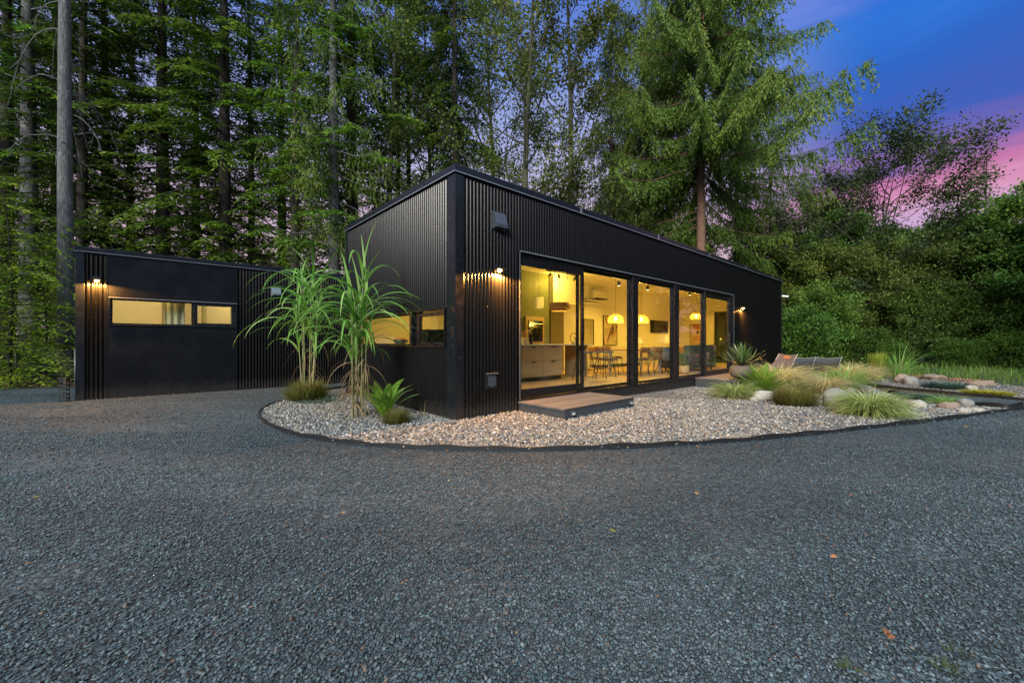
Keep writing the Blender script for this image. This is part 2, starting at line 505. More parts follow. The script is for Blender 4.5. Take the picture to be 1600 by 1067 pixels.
def thing(name, label, cat, loc=(0, 0, 0), rz=0.0, group=None):
    o = bpy.data.objects.new(name, None)
    COL.objects.link(o)
    o.empty_display_size = 0.2
    o.location = loc
    o.rotation_euler = (0, 0, rz)
    return tag(o, label, cat, group)


def dup(root, loc, rz=0.0, label=None, group=None, scale=None):
    r = root.copy()
    COL.objects.link(r)
    r.location = loc
    r.rotation_euler = (0, 0, rz)
    if scale is not None: r.scale = scale if hasattr(scale, '__len__') else (scale,) * 3
    if label: r['label'] = label
    if group: r['group'] = group
    for ch in list(root.children):
        c = ch.copy()
        COL.objects.link(c)
        c.parent = r
        for gch in list(ch.children):
            d = gch.copy()
            COL.objects.link(d)
            d.parent = c
    return r


class MB:
    def __init__(s): s.v = []; s.f = []
    def box(s, x0, x1, y0, y1, z0, z1, M=None):
        b = len(s.v)
        for x, y, z in ((x0, y0, z0), (x1, y0, z0), (x1, y1, z0), (x0, y1, z0), (x0, y0, z1), (x1, y0, z1), (x1, y1, z1), (x0, y1, z1)):
            p = Vector((x, y, z))
            s.v.append(tuple(M @ p) if M is not None else (x, y, z))
        for f in ((0, 3, 2, 1), (4, 5, 6, 7), (0, 1, 5, 4), (1, 2, 6, 5), (2, 3, 7, 6), (3, 0, 4, 7)):
            s.f.append(tuple(b + i for i in f))
        return s
    def tube(s, pts, rad, n=8, cap=True):
        pts = [Vector(p) for p in pts]
        if not hasattr(rad, '__len__'): rad = [rad] * len(pts)
        b0 = len(s.v)
        prev = None
        for i, p in enumerate(pts):
            t = (pts[min(i + 1, len(pts) - 1)] - pts[max(i - 1, 0)]).normalized()
            if prev is None:
                a = t.orthogonal().normalized()
            else:
                a = (prev - t * prev.dot(t))
                a = a.normalized() if a.length > 1e-6 else t.orthogonal().normalized()
            prev = a
            bb = t.cross(a)
            for k in range(n):
                an = 2 * math.pi * k / n
                s.v.append(tuple(p + (a * math.cos(an) + bb * math.sin(an)) * rad[i]))
        for i in range(len(pts) - 1):
            for k in range(n):
                k2 = (k + 1) % n
                s.f.append((b0 + i * n + k, b0 + i * n + k2, b0 + (i + 1) * n + k2, b0 + (i + 1) * n + k))
        if cap:
            s.f.append(tuple(b0 + k for k in reversed(range(n))))
            s.f.append(tuple(b0 + (len(pts) - 1) * n + k for k in range(n)))
        return s
    def lathe(s, prof, n=24, c=(0, 0, 0), cap=True):
        b0 = len(s.v)
        for r, z in prof:
            for k in range(n):
                an = 2 * math.pi * k / n
                s.v.append((c[0] + r * math.cos(an), c[1] + r * math.sin(an), c[2] + z))
        for i in range(len(prof) - 1):
            for k in range(n):
                k2 = (k + 1) % n
                s.f.append((b0 + i * n + k, b0 + i * n + k2, b0 + (i + 1) * n + k2, b0 + (i + 1) * n + k))
        if cap:
            s.f.append(tuple(b0 + k for k in reversed(range(n))))
            s.f.append(tuple(b0 + (len(prof) - 1) * n + k for k in range(n)))
        return s
    def prism(s, poly, y0, y1):
        """poly in xz, extruded along y"""
        b = len(s.v)
        n = len(poly)
        for y in (y0, y1):
            for x, z in poly: s.v.append((x, y, z))
        s.f.append(tuple(b + i for i in range(n)))
        s.f.append(tuple(b + n + i for i in reversed(range(n))))
        for i in range(n):
            j = (i + 1) % n
            s.f.append((b + i, b + n + i, b + n + j, b + j))
        return s
    def build(s, name, mat, parent=None, smooth=False, bevel=0.0, loc=None, rot=None):
        me = bpy.data.meshes.new(name)
        me.from_pydata(s.v, [], s.f)
        if smooth:
            me.polygons.foreach_set('use_smooth', [True] * len(me.polygons))
        me.update()
        o = obj(name, me, mat, parent, loc, rot)
        if bevel:
            bv = o.modifiers.new('bevel', 'BEVEL')
            bv.width = bevel
            bv.segments = 2
            bv.limit_method = 'ANGLE'
        return o


def npmesh(name, V, quads=None, tris=None, rnd=None, smooth=False):
    """V (n,3), faces (m,k) arrays -> mesh with face attribute rnd"""
    F = quads if quads is not None else tris
    k = F.shape[1]
    m = F.shape[0]
    me = bpy.data.meshes.new(name)
    me.vertices.add(len(V))
    me.vertices.foreach_set('co', np.ascontiguousarray(V, dtype=np.float32).ravel())
    me.loops.add(m * k)
    me.loops.foreach_set('vertex_index', np.ascontiguousarray(F, dtype=np.int32).ravel())
    me.polygons.add(m)
    me.polygons.foreach_set('loop_start', np.arange(0, m * k, k, dtype=np.int32))
    me.polygons.foreach_set('loop_total', np.full(m, k, dtype=np.int32))
    if smooth: me.polygons.foreach_set('use_smooth', np.ones(m, dtype=bool))
    me.update(calc_edges=True)
    if rnd is not None:
        a = me.attributes.new('rnd', 'FLOAT', 'FACE')
        a.data.foreach_set('value', np.ascontiguousarray(rnd, dtype=np.float32))
    return me


def norm(a): return a / np.maximum(np.linalg.norm(a, axis=-1, keepdims=True), 1e-9)


def leaf_quads(P, D, S, L, Wd, fold=0.0):
    """rhombus leaves: base P, direction D, side S"""
    D = norm(D)
    S = norm(S - D * (S * D).sum(-1, keepdims=True))
    L = np.asarray(L)[:, None]
    Wd = np.asarray(Wd)[:, None]
    N = np.cross(D, S)
    mid = P + D * L * 0.42
    V = np.stack([P, mid + S * Wd * 0.5 + N * Wd * fold, P + D * L, mid - S * Wd * 0.5 + N * Wd * fold], 1)
    return V.reshape(-1, 3)


def leaves_mesh(name, V, rnd):
    n = len(V) // 4
    return npmesh(name, V, quads=np.arange(4 * n).reshape(n, 4), rnd=rnd)


def strips(rng, n, base, az, th0, th1, L, width, seg=7, power=1.3, twist=0.5, taper=1.0):
    """arching blades; all args arrays of n (base n,3). returns V, F, rnd"""
    t = np.linspace(0, 1, seg + 1)
    th = th0[:, None] + (th1 - th0)[:, None] * (t[None, :] ** power)
    ds = (L / seg)[:, None]
    thm = (th[:, 1:] + th[:, :-1]) / 2
    rr = np.concatenate([np.zeros((n, 1)), np.cumsum(np.sin(thm) * ds, 1)], 1)
    zz = np.concatenate([np.zeros((n, 1)), np.cumsum(np.cos(thm) * ds, 1)], 1)
    ca, sa = np.cos(az)[:, None], np.sin(az)[:, None]
    P = base[:, None, :] + np.stack([rr * ca, rr * sa, zz], -1)
    tw = (rng.random(n) - 0.5) * 2 * twist
    S = np.stack([-np.sin(az) * np.cos(tw), np.cos(az) * np.cos(tw), np.sin(tw)], -1)[:, None, :]
    w = width[:, None] * np.minimum(1, (1 - t) ** 0.7 * 1.2 * taper + 0.02)[None, :] * np.minimum(1, 0.5 + t * 3)[None, :]
    A = P + S * w[..., None] * 0.5
    B = P - S * w[..., None] * 0.5
    V = np.stack([A, B], 2).reshape(-1, 3)
    b = (np.arange(n) * (seg + 1) * 2)[:, None] + (np.arange(seg) * 2)[None, :]
    b = b.reshape(-1)
    F = np.stack([b, b + 1, b + 3, b + 2], 1)
    rnd = np.repeat(np.clip(rng.normal(0.5, 0.25, n), 0, 1), seg)
    return V, F, rnd


def joinVF(parts):
    Vs, Fs, Rs, o = [], [], [], 0
    for V, F, r in parts:
        Vs.append(V); Fs.append(F + o); Rs.append(r); o += len(V)
    return np.concatenate(Vs), np.concatenate(Fs), np.concatenate(Rs)


# ================================================================== ground frame


def sstep(a, b, x):
    t = min(1, max(0, (x - a) / (b - a)))
    return t * t * (3 - 2 * t)


def zg(x, y):
    return -0.10 * sstep(1.2, 4.0, x) * sstep(6.0, 9.0, y)


def G(px, py, dz=0.0):
    """point of the ground seen at this place of the photo"""
    z = 0
    for _ in range(8):
        Y = FPX * (HCAM - z - dz) / (py - 534.0)
        X = (px - 800) / FPX * Y
        z = zg(X, Y)
    return Vector((X, Y, z))


def at(px, Y, z=0.0): return Vector(((px - 800) / FPX * Y, Y, z))


A_H = math.atan2(0.671, 0.742)
CX, CY = -0.838, 6.02
UX, UY = math.cos(A_H), math.sin(A_H)


def HL(s, v, z=0.0):
    return Vector((CX + s * UX - v * UY, CY + s * UY + v * UX, z))


def sheet(name, poly, dz, mat, step=0.5, kind='structure', zf=None):
    """flat ground sheet following zg, triangulated with interior points"""
    xs = [p[0] for p in poly]; ys = [p[1] for p in poly]
    pts = [Vector((p[0], p[1])) for p in poly]
    n = len(pts)
    edges = [(i, (i + 1) % n) for i in range(n)]

    def inside(x, y):
        c = False
        j = n - 1
        for i in range(n):
            xi, yi = pts[i]; xj, yj = pts[j]
            if (yi > y) != (yj > y) and x < (xj - xi) * (y - yi) / (yj - yi) + xi: c = not c
            j = i
        return c
    x = min(xs) + step * 0.37
    while x < max(xs):
        y = min(ys) + step * 0.41
        while y < max(ys):
            if inside(x, y): pts.append(Vector((x, y)))
            y += step
        x += step
    v, e, f, *_ = delaunay_2d_cdt(pts, edges, [], 1, 1e-5)
    me = bpy.data.meshes.new(name)
    me.from_pydata([(p[0], p[1], (zf or zg)(p[0], p[1]) + dz) for p in v], [], [tuple(q) for q in f])
    me.update()
    if me.polygons and me.polygons[0].normal.z < 0: me.flip_normals()
    return tag(obj(name, me, mat), kind=kind), inside


# ground to the horizon
xs = np.concatenate([[-600, -300, -120], np.arange(-60, 61, 1.5), [120, 300, 600]])
ys = np.concatenate([[-600, -200, -60], np.arange(-20, 71, 1.5), [120, 300, 900]])
gv = [(x, y, zg(x, y) - 0.012 + (0.25 * noise.noise(Vector((x * 0.13, y * 0.13, 0))) if y > 14.5 else 0) * min(1, max(0, (y - 14.5) / 8))) for x in xs for y in ys]
ny = len(ys)
gf = [(i * ny + j, (i + 1) * ny + j, (i + 1) * ny + j + 1, i * ny + j + 1) for i in range(len(xs) - 1) for j in range(ny - 1)]
me = bpy.data.meshes.new('ground')
me.from_pydata(gv, [], gf)
me.polygons.foreach_set('use_smooth', [True] * len(me.polygons))
me.update()
tag(obj('ground', me, 'forest_floor'), kind='structure')

drive = [(-60, -25), (60, -25), (60, 4.0), (14.5, 6.6), (11.2, 8.95), (8.5, 11.5), (8.0, 14.5), (-2, 14.5), (-8.0, 14.5), (-9.8, 11.6), (-12, 10.5), (-16, 10.1), (-24, 9.0), (-60, 7.0)]
sheet('driveway', drive, 0.0, 'driveway_gravel', 1.5)

# pebble bed outline (from the black edging)
edge_px = [(541, 607), (500, 612), (462, 622), (430, 632), (411, 641), (405, 650), (409, 658), (420, 665), (450, 678), (485, 686), (520, 692), (560, 696), (600, 699.5), (650, 702.5), (700, 704), (760, 705), (820, 705),
           (890, 704), (950, 702), (1005, 700), (1060, 697), (1110, 694), (1160, 690.5), (1210, 686), (1250, 682), (1300, 677), (1350, 671), (1400, 665.5), (1450, 660), (1500, 653.5), (1540, 647.5), (1575, 643), (1600, 640.5)]
edge = [G(*p) for p in edge_px]
ext = edge[-1] + (edge[-1] - edge[-3]) * 3.0
path_low = [G(*p) for p in [(1385, 616), (1430, 625), (1480, 632), (1530, 637), (1575, 640.5)]]
path_up = [G(*p) for p in [(1352, 603), (1400, 608), (1470, 614.5), (1530, 620), (1600, 627)]]
wallpts = [HL(16.4, 0.02), HL(0.03, 0.02), HL(0.03, 4.4)]
bed = [p.to_2d() for p in edge] + [p.to_2d() for p in reversed(path_low)] + [p.to_2d() for p in reversed(path_up[:1])] + [Vector((10.4, 13.3)), Vector((12.0, 17.0)), HL(16.4, 0.05).to_2d(), HL(0.05, 0.05).to_2d(), HL(0.05, 4.38).to_2d()]


def zbed(x, y):
    return zg(x, y)


_, in_bed = sheet('pebble_bed', bed, 0.012, 'pebble_sheet', 0.6)
p_end = path_up[-1] + (path_up[-1] - path_up[-2]) * 1.6
bed2 = [p.to_2d() for p in path_up] + [p_end.to_2d(), p_end.to_2d() + Vector((1.6, 1.4))] + [G(px, py).to_2d() for px, py in ((1595, 605), (1540, 598), (1480, 592.5), (1420, 590), (1385, 592), (1350, 597))]
_, in_bed2 = sheet('rockery_bed', bed2, 0.008, 'pebble_sheet', 0.6)
meadow = [G(px, py).to_2d() for px, py in ((1345, 597.5), (1385, 592.5), (1420, 590.5), (1480, 593), (1540, 598.5), (1596, 605.5))] + [p_end.to_2d() + Vector((1.7, 1.5)), Vector((20, 10)), Vector((45, 8)), Vector((45, 24)), Vector((25, 22.5)), Vector((14, 21.5)), Vector((10.0, 18))]
pm('meadow_soil', (0.035, 0.045, 0.018), 0.95, 0, 0.4, 3)
_, in_mead = sheet('meadow', meadow, 0.004, 'meadow_soil', 1.0)


def ribbon(name, pts, h, th, mat, label, cat, group=None):
    """upright garden edging following the points"""
    # resample smooth (Catmull-Rom)
    P = [Vector((p[0], p[1])) for p in pts]
    out = []
    for i in range(len(P) - 1):
        p0 = P[max(i - 1, 0)]; p1 = P[i]; p2 = P[i + 1]; p3 = P[min(i + 2, len(P) - 1)]
        for k in range(6):
            t = k / 6
            out.append(0.5 * ((2 * p1) + (-p0 + p2) * t + (2 * p0 - 5 * p1 + 4 * p2 - p3) * t * t + (-p0 + 3 * p1 - 3 * p2 + p3) * t ** 3))
    out.append(P[-1])
    mb = MB()
    n = len(out)
    for i, p in enumerate(out):
        d = (out[min(i + 1, n - 1)] - out[max(i - 1, 0)]).normalized()
        nn = Vector((-d.y, d.x)) * th / 2
        z = zg(p.x, p.y)
        hh = h + 0.008 * math.sin(i * 0.7) + 0.006 * math.sin(i * 0.23 + 1)
        for q, zz in ((p + nn, z - 0.05), (p - nn, z - 0.05), (p - nn, z + hh), (p + nn, z + hh)):
            mb.v.append((q.x, q.y, zz))
    for i in range(n - 1):
        for k in range(4):
            k2 = (k + 1) % 4
            mb.f.append((i * 4 + k, i * 4 + k2, (i + 1) * 4 + k2, (i + 1) * 4 + k))
    mb.f.append((0, 1, 2, 3)); mb.f.append(tuple((n - 1) * 4 + k for k in (3, 2, 1, 0)))
    o = mb.build(name, mat)
    tag(o, label, cat, group)
    return out


ribbon('garden_edging', list(edge) + [ext], 0.055, 0.02, 'edging_black', 'long black plastic edging curving round the pebble bed along the driveway', 'garden edging')
ribbon('garden_edging', list(path_low) + [edge[-1] + Vector((0.25, 0.22, 0))], 0.11, 0.02, 'edging_black', 'short black edging along the near side of the gravel path', 'garden edging')
ribbon('garden_edging', list(path_up) + [p_end], 0.07, 0.02, 'edging_black', 'black edging along the far side of the gravel path below the rockery', 'garden edging')

# ------------------------------------------------------------------ loose stones
rng = np.random.default_rng(11)
ICO_V = []
phi = (1 + 5 ** 0.5) / 2
for a, b in ((-1, phi), (1, phi), (-1, -phi), (1, -phi)): ICO_V.append((a, b, 0))
for a, b in ((-1, phi), (1, phi), (-1, -phi), (1, -phi)): ICO_V.append((0, a, b))
for a, b in ((phi, -1), (phi, 1), (-phi, -1), (-phi, 1)): ICO_V.append((a, 0, b))
ICO_V = np.array(ICO_V) / math.sqrt(1 + phi * phi)
ICO_F = np.array([(0, 11, 5), (0, 5, 1), (0, 1, 7), (0, 7, 10), (0, 10, 11), (1, 5, 9), (5, 11, 4), (11, 10, 2), (10, 7, 6), (7, 1, 8),
                  (3, 9, 4), (3, 4, 2), (3, 2, 6), (3, 6, 8), (3, 8, 9), (4, 9, 5), (2, 4, 11), (6, 2, 10), (8, 6, 7), (9, 8, 1)])
CUB_V = np.array([(-1, -1, -1), (1, -1, -1), (1, 1, -1), (-1, 1, -1), (-1, -1, 1), (1, -1, 1), (1, 1, 1), (-1, 1, 1)]) * 0.6
CUB_F = np.array([(0, 3, 2), (0, 2, 1), (4, 5, 6), (4, 6, 7), (0, 1, 5), (0, 5, 4), (1, 2, 6), (1, 6, 5), (2, 3, 7), (2, 7, 6), (3, 0, 4), (3, 4, 7)])


def rotmats(rng, n, tilt):
    az = rng.random(n) * 6.283
    ax = rng.normal(0, tilt, n); ay = rng.normal(0, tilt, n)
    cz, sz, cx, sx, cy, sy = np.cos(az), np.sin(az), np.cos(ax), np.sin(ax), np.cos(ay), np.sin(ay)
    Z = np.zeros((n, 3, 3)); Z[:, 0, 0] = cz; Z[:, 0, 1] = -sz; Z[:, 1, 0] = sz; Z[:, 1, 1] = cz; Z[:, 2, 2] = 1
    X = np.zeros((n, 3, 3)); X[:, 0, 0] = 1; X[:, 1, 1] = cx; X[:, 1, 2] = -sx; X[:, 2, 1] = sx; X[:, 2, 2] = cx
    Y = np.zeros((n, 3, 3)); Y[:, 1, 1] = 1; Y[:, 0, 0] = cy; Y[:, 0, 2] = sy; Y[:, 2, 0] = -sy; Y[:, 2, 2] = cy
    return X @ Y @ Z


def stones(name, P, size, flat, jit, TV, TF, mat, label, cat, smooth, tilt=0.35):
    n = len(P)
    V = TV[None] + rng.normal(0, jit, (n, len(TV), 3))
    asp = np.stack([0.8 + 0.5 * rng.random(n), 0.7 + 0.35 * rng.random(n), flat * (0.75 + 0.5 * rng.random(n))], -1)
    V = V * asp[:, None, :] * (size / 2)[:, None, None]
    V = np.einsum('nij,nkj->nki', rotmats(rng, n, tilt), V) + P[:, None, :]
    k = len(TV)
    F = (TF[None] + (np.arange(n) * k)[:, None, None]).reshape(-1, 3)
    r = np.repeat(rng.random(n), len(TF))
    me = npmesh(name, V.reshape(-1, 3), tris=F, rnd=r, smooth=smooth)
    return tag(obj(name, me, mat), label, cat, kind='stuff')


ZG = np.vectorize(zg)


def scatter(n, x0, x1, y0, y1, test):
    x = rng.uniform(x0, x1, n); y = rng.uniform(y0, y1, n)
    m = np.array([test(a, b) for a, b in zip(x, y)]) if test else np.ones(n, bool)
    return x[m], y[m]


# pebbles
xa, ya = [], []
for dens, (x0, x1, y0, y1) in ((1250, (-4.6, 4.0, 4.2, 8.9)), (760, (4.0, 11.2, 5.0, 13.0))):
    n = int(dens * (x1 - x0) * (y1 - y0))
    x, y = scatter(n, x0, x1, y0, y1, in_bed)
    xa.append(x); ya.append(y)
x, y = scatter(9000, 7.5, 16, 8, 15, in_bed2)
xa.append(x); ya.append(y)
x = np.concatenate(xa); y = np.concatenate(ya)
z = ZG(x, y) + 0.016 + rng.random(len(x)) * 0.018
size = 0.024 + 0.026 * rng.random(len(x)) ** 1.6
stones('pebbles', np.stack([x, y, z], -1), size, 0.55, 0.10, ICO_V, ICO_F, 'pebble_stone', 'grey and tan river pebbles filling the planting beds', 'pebbles', True)

# driveway crushed stone: real stones near the camera
def not_bed(a, b): return not in_bed(a, b)
Ps, Sz = [], []
for y0, y1, dens, s0, s1 in ((1.1, 2.3, 5200, 0.008, 0.021), (2.3, 3.6, 3600, 0.009, 0.022), (3.6, 5.4, 1600, 0.012, 0.025), (5.4, 9.5, 620, 0.014, 0.026)):
    xm = 1.32 * y1 + 0.2
    n = int(dens * 2 * xm * (y1 - y0))
    x = rng.uniform(-xm, xm, n); y = rng.uniform(y0, y1, n)
    k = np.abs(x) < 1.32 * y + 0.3
    x, y = x[k], y[k]
    if y1 > 3.7:
        k = np.array([not in_bed(a, b) for a, b in zip(x, y)])
        x, y = x[k], y[k]
    pn = np.array([noise.noise(Vector((a * 0.5, b * 1.1, 4.0))) + 0.5 * noise.noise(Vector((a * 1.9, b * 2.6, 9.0))) for a, b in zip(x, y)])
    k = rng.random(len(x)) < np.clip(0.85 - 1.5 * pn, 0.22, 1.0)
    x, y = x[k], y[k]
    s = s0 + (s1 - s0) * rng.random(len(x)) ** 1.8
    Ps.append(np.stack([x, y, ZG(x, y) + s * 0.22 + rng.random(len(x)) * 0.004], -1)); Sz.append(s)
stones('crushed_stone', np.concatenate(Ps), np.concatenate(Sz), 0.55, 0.16, CUB_V, CUB_F, 'gravel_stone', 'dark blue grey crushed stone covering the driveway', 'gravel', False, 0.5)

# ================================================================== the house
PITCH = 0.0675


def corr(mb, a0, a1, z0, z1, axis, off, outward, amp=0.011, per=12):
    """corrugated sheet: axis 'x' or 'y' is the running direction, off the plane of its centre, outward -1/+1"""
    n = max(2, int(round((a1 - a0) / PITCH * per)))
    b = len(mb.v)
    for i in range(n + 1):
        a = a0 + (a1 - a0) * i / n
        ph = a / PITCH * 2 * math.pi
        d = math.sin(ph)
        d = d * amp * outward
        for z in (z0, z1):
            mb.v.append((a, off + d, z) if axis == 'x' else (off + d, a, z))
    for i in range(n):
        k = b + i * 2
        f = (k, k + 2, k + 3, k + 1)
        if (axis == 'x') != (outward < 0): f = f[::-1]
        mb.f.append(f)


HT, CAPB = 3.83, 3.72
L_H, D_H = 16.42, 4.4
OP0, OP1, SILL, HEAD = 1.29, 10.98, 0.21, 2.72
W0, W1, WZ0, WZ1 = 0.27, 3.95, 1.115, 1.705
house = thing('house', 'long black corrugated metal house with a flat roof and a wall of tall lit windows', 'house', (CX, CY, 0), A_H)
mb = MB()
corr(mb, 0.13, OP0 - 0.015, -0.15, CAPB, 'x', 0, -1)
corr(mb, OP0 - 0.015, OP1 + 0.015, HEAD + 0.02, CAPB, 'x', 0, -1)
corr(mb, OP1 + 0.015, L_H - 0.08, -0.25, CAPB, 'x', 0, -1)
mb.build('front_cladding', 'black_cladding', house, True)
mb = MB()
corr(mb, 0.22, W0 - 0.01, -0.15, CAPB, 'y', 0, -1)
corr(mb, W0 - 0.01, W1, WZ1 + 0.01, CAPB, 'y', 0, -1)
corr(mb, W0 - 0.01, W1, -0.15, WZ0 - 0.01, 'y', 0, -1)
corr(mb, W1, D_H - 0.05, -0.15, CAPB, 'y', 0, -1)
mb.build('end_cladding', 'black_cladding', house, True)
mb = MB()
corr(mb, 0.05, L_H - 0.05, -0.15, CAPB, 'x', D_H, 1, per=4)
corr(mb, 0.05, D_H - 0.05, -0.15, CAPB, 'y', L_H, 1, per=4)
mb.build('rear_cladding', 'black_cladding', house, True)
# corner trims
mb = MB()
mb.box(-0.022, 0.13, -0.022, -0.002, -0.15, CAPB - 0.002)
mb.box(-0.022, -0.002, -0.002, 0.20, -0.15, CAPB - 0.002)
mb.build('corner_trim', 'black_trim', house, bevel=0.004)
MB().box(L_H - 0.08, L_H + 0.02, -0.022, -0.002, -0.25, CAPB - 0.002).build('corner_trim', 'black_trim', house, bevel=0.004)
MB().box(-0.022, -0.002, D_H - 0.06, D_H + 0.02, -0.15, CAPB - 0.002).build('corner_trim', 'black_trim', house, bevel=0.004)
# roof cap
mb = MB()
e = 0.045
mb.box(-e, L_H + e, -e, 0.10, CAPB, HT)
mb.box(-e, L_H + e, D_H - 0.10, D_H + e, CAPB, HT)
mb.box(-e, 0.10, 0.10, D_H - 0.10, CAPB, HT)
mb.box(L_H - 0.10, L_H + e, 0.10, D_H - 0.10, CAPB, HT)
cap = mb.build('roof_cap', 'black_trim', house, bevel=0.006)
mb = MB()
mb.box(-e - 0.006, L_H + e, -e - 0.008, -e - 0.001, CAPB - 0.012, CAPB + 0.004)
mb.box(-e - 0.008, -e - 0.001, -e - 0.0005, D_H, CAPB - 0.012, CAPB + 0.004)
for sx in (2.9, 5.95, 9.0, 12.05, 15.1): mb.box(sx, sx + 0.05, -e - 0.004, -e - 0.0005, CAPB + 0.005, HT + 0.001)
mb.build('drip_edge', 'bright_edge', cap)
MB().box(0.05, L_H - 0.05, 0.05, D_H - 0.05, 3.60, 3.70).build('roof', 'roof_membrane', house)
# inner structure with openings (white inside)
mb = MB()
mb.box(0.03, OP0 - 0.02, 0.03, 0.15, -0.1, 3.6)
mb.box(OP0 - 0.02, OP1 + 0.02, 0.03, 0.15, HEAD + 0.03, 3.6)
mb.box(OP1 + 0.02, L_H - 0.03, 0.03, 0.15, -0.1, 3.6)
mb.build('front_wall', 'white_plaster', house)
mb = MB()
mb.box(0.03, 0.15, 0.151, W0 - 0.01, -0.1, 3.6)
mb.box(0.03, 0.15, W0 - 0.01, W1 + 0.01, WZ1 + 0.01, 3.6)
mb.box(0.03, 0.15, W0 - 0.01, W1 + 0.01, -0.1, WZ0 - 0.01)
mb.box(0.03, 0.15, W1 + 0.01, D_H - 0.15, -0.1, 3.6)
mb.build('end_wall', 'white_plaster', house)
mb = MB()
mb.box(0.03, L_H - 0.03, D_H - 0.15, D_H - 0.03, -0.1, 3.6)
mb.build('rear_wall', 'white_plaster', house)
DY0, DY1 = 1.95, 2.66
mb = MB()
mb.box(L_H - 0.15, L_H - 0.03, 0.151, DY0, -0.1, 3.6)
mb.box(L_H - 0.15, L_H - 0.03, DY1, D_H - 0.151, -0.1, 3.6)
mb.box(L_H - 0.15, L_H - 0.03, DY0, DY1, 2.58, 3.6)
mb.build('far_wall', 'white_plaster', house)
MB().box(0.15, L_H - 0.15, 0.15, D_H - 0.15, 0.10, 0.22).build('floor', 'floor_oak', house)
MB().box(0.15, L_H - 0.15, 0.15, D_H - 0.15, 3.30, 3.42).build('ceiling', 'white_plaster', house)
mb = MB()
mb.box(0.15, L_H - 0.15, D_H - 0.165, D_H - 0.151, 0.221, 0.31)
mb.box(L_H - 0.165, L_H - 0.151, 0.16, DY0, 0.221, 0.31)
mb.build('baseboard', 'white_paint', house)
# skirting and linings
mb = MB()
mb.box(OP0 + 0.0, OP1, -0.018, 0.10, -0.35, SILL - 0.03)
mb.build('foundation_skirt', 'black_panel', house)
mb = MB()
mb.box(OP0, OP1, -0.03, 0.15, SILL - 0.028, SILL)
mb.box(OP0 - 0.012, OP0, -0.03, 0.15, SILL - 0.028, HEAD + 0.03)
mb.box(OP1, OP1 + 0.012, -0.03, 0.15, SILL - 0.028, HEAD + 0.03)
mb.box(OP0, OP1, -0.028, 0.15, HEAD, HEAD + 0.028)
surround = mb.build('window_surround', 'frame_black', house)
mb = MB()
mb.box(OP0 - 0.012, OP1 + 0.012, -0.036, -0.0285, HEAD + 0.004, HEAD + 0.024)
mb.box(OP0 - 0.014, OP0 - 0.004, -0.036, -0.0305, SILL, HEAD + 0.004)
mb.box(OP1 + 0.003, OP1 + 0.013, -0.036, -0.0305, SILL, HEAD + 0.004)
mb.build('head_flashing', 'bright_edge', surround)
# posts
for a, b in ((4.87, 5.10), (6.90, 7.15), (8.80, 8.87)):
    mb = MB()
    mb.box(a, b, -0.005, 0.14, SILL + 0.001, HEAD - 0.001)
    mb.build('post', 'frame_black', house, bevel=0.006)


def sash(name, a, b, z0, z1, y, st, br, parent, th=0.045, top=None):
    top = top or st
    mb = MB()
    mb.box(a, a + st, y, y + th, z0, z1)
    mb.box(b - st, b, y, y + th, z0, z1)
    mb.box(a + st, b - st, y, y + th, z1 - top, z1)
    mb.box(a + st, b - st, y, y + th, z0, z0 + br)
    f = mb.build(name, 'frame_black', parent, bevel=0.003)
    MB().box(a + st, b - st, y + th * 0.4, y + th * 0.4 + 0.006, z0 + br, z1 - top).build('pane', 'window_glass', f)
    return f


ZT = 2.66
mb = MB()
for a, b in ((OP0, 4.87), (5.10, 6.90), (7.15, 8.80), (8.87, OP1)):
    mb.box(a + 0.001, b - 0.001, 0.02, 0.139, ZT, HEAD - 0.001)
mb.build('head_rail', 'frame_black', house)
d1 = sash('sliding_door', 1.30, 3.10, SILL + 0.03, ZT - 0.001, 0.025, 0.065, 0.13, house, top=0.14)
MB().box(1.325, 1.345, 0.0, 0.0245, 1.05, 1.45).build('handle', 'dark_metal', d1, bevel=0.004)
sash('door_window', 2.96, 4.865, SILL + 0.01, ZT - 0.002, 0.080, 0.05, 0.05, house, top=0.05)
sash('tall_window', 5.102, 6.898, SILL + 0.01, ZT - 0.002, 0.07, 0.035, 0.035, house, top=0.06)
sash('tall_window', 7.152, 8.798, SILL + 0.01, ZT - 0.002, 0.07, 0.035, 0.035, house, top=0.06)
d2 = sash('sliding_door', 8.90, 10.80, SILL + 0.02, ZT - 0.002, 0.05, 0.06, 0.09, house, top=0.14)
MB().box(10.75, 10.775, 0.01, 0.0495, 1.0, 1.5).build('handle', 'dark_metal', d2, bevel=0.004)
MB().box(10.80, 10.975, 0.06, 0.12, SILL + 0.02, ZT - 0.002).build('door_jamb', 'frame_black', house)
# end-wall window band
mb = MB()
mb.box(-0.03, 0.14, W0 - 0.008, W1, WZ0 - 0.012, WZ0 + 0.012)
mb.box(-0.03, 0.14, W0 - 0.008, W1, WZ1 - 0.012, WZ1 + 0.008)
mb.box(-0.03, 0.14, W0 - 0.008, W0 + 0.012, WZ0 + 0.012, WZ1 - 0.012)
mb.box(-0.03, 0.14, W1 - 0.012, W1 + 0.008, WZ0 + 0.012, WZ1 - 0.012)
mb.box(-0.028, 0.14, 1.30, 1.375, WZ0 + 0.012, WZ1 - 0.012)
band = mb.build('window_surround', 'frame_black', house, bevel=0.002)


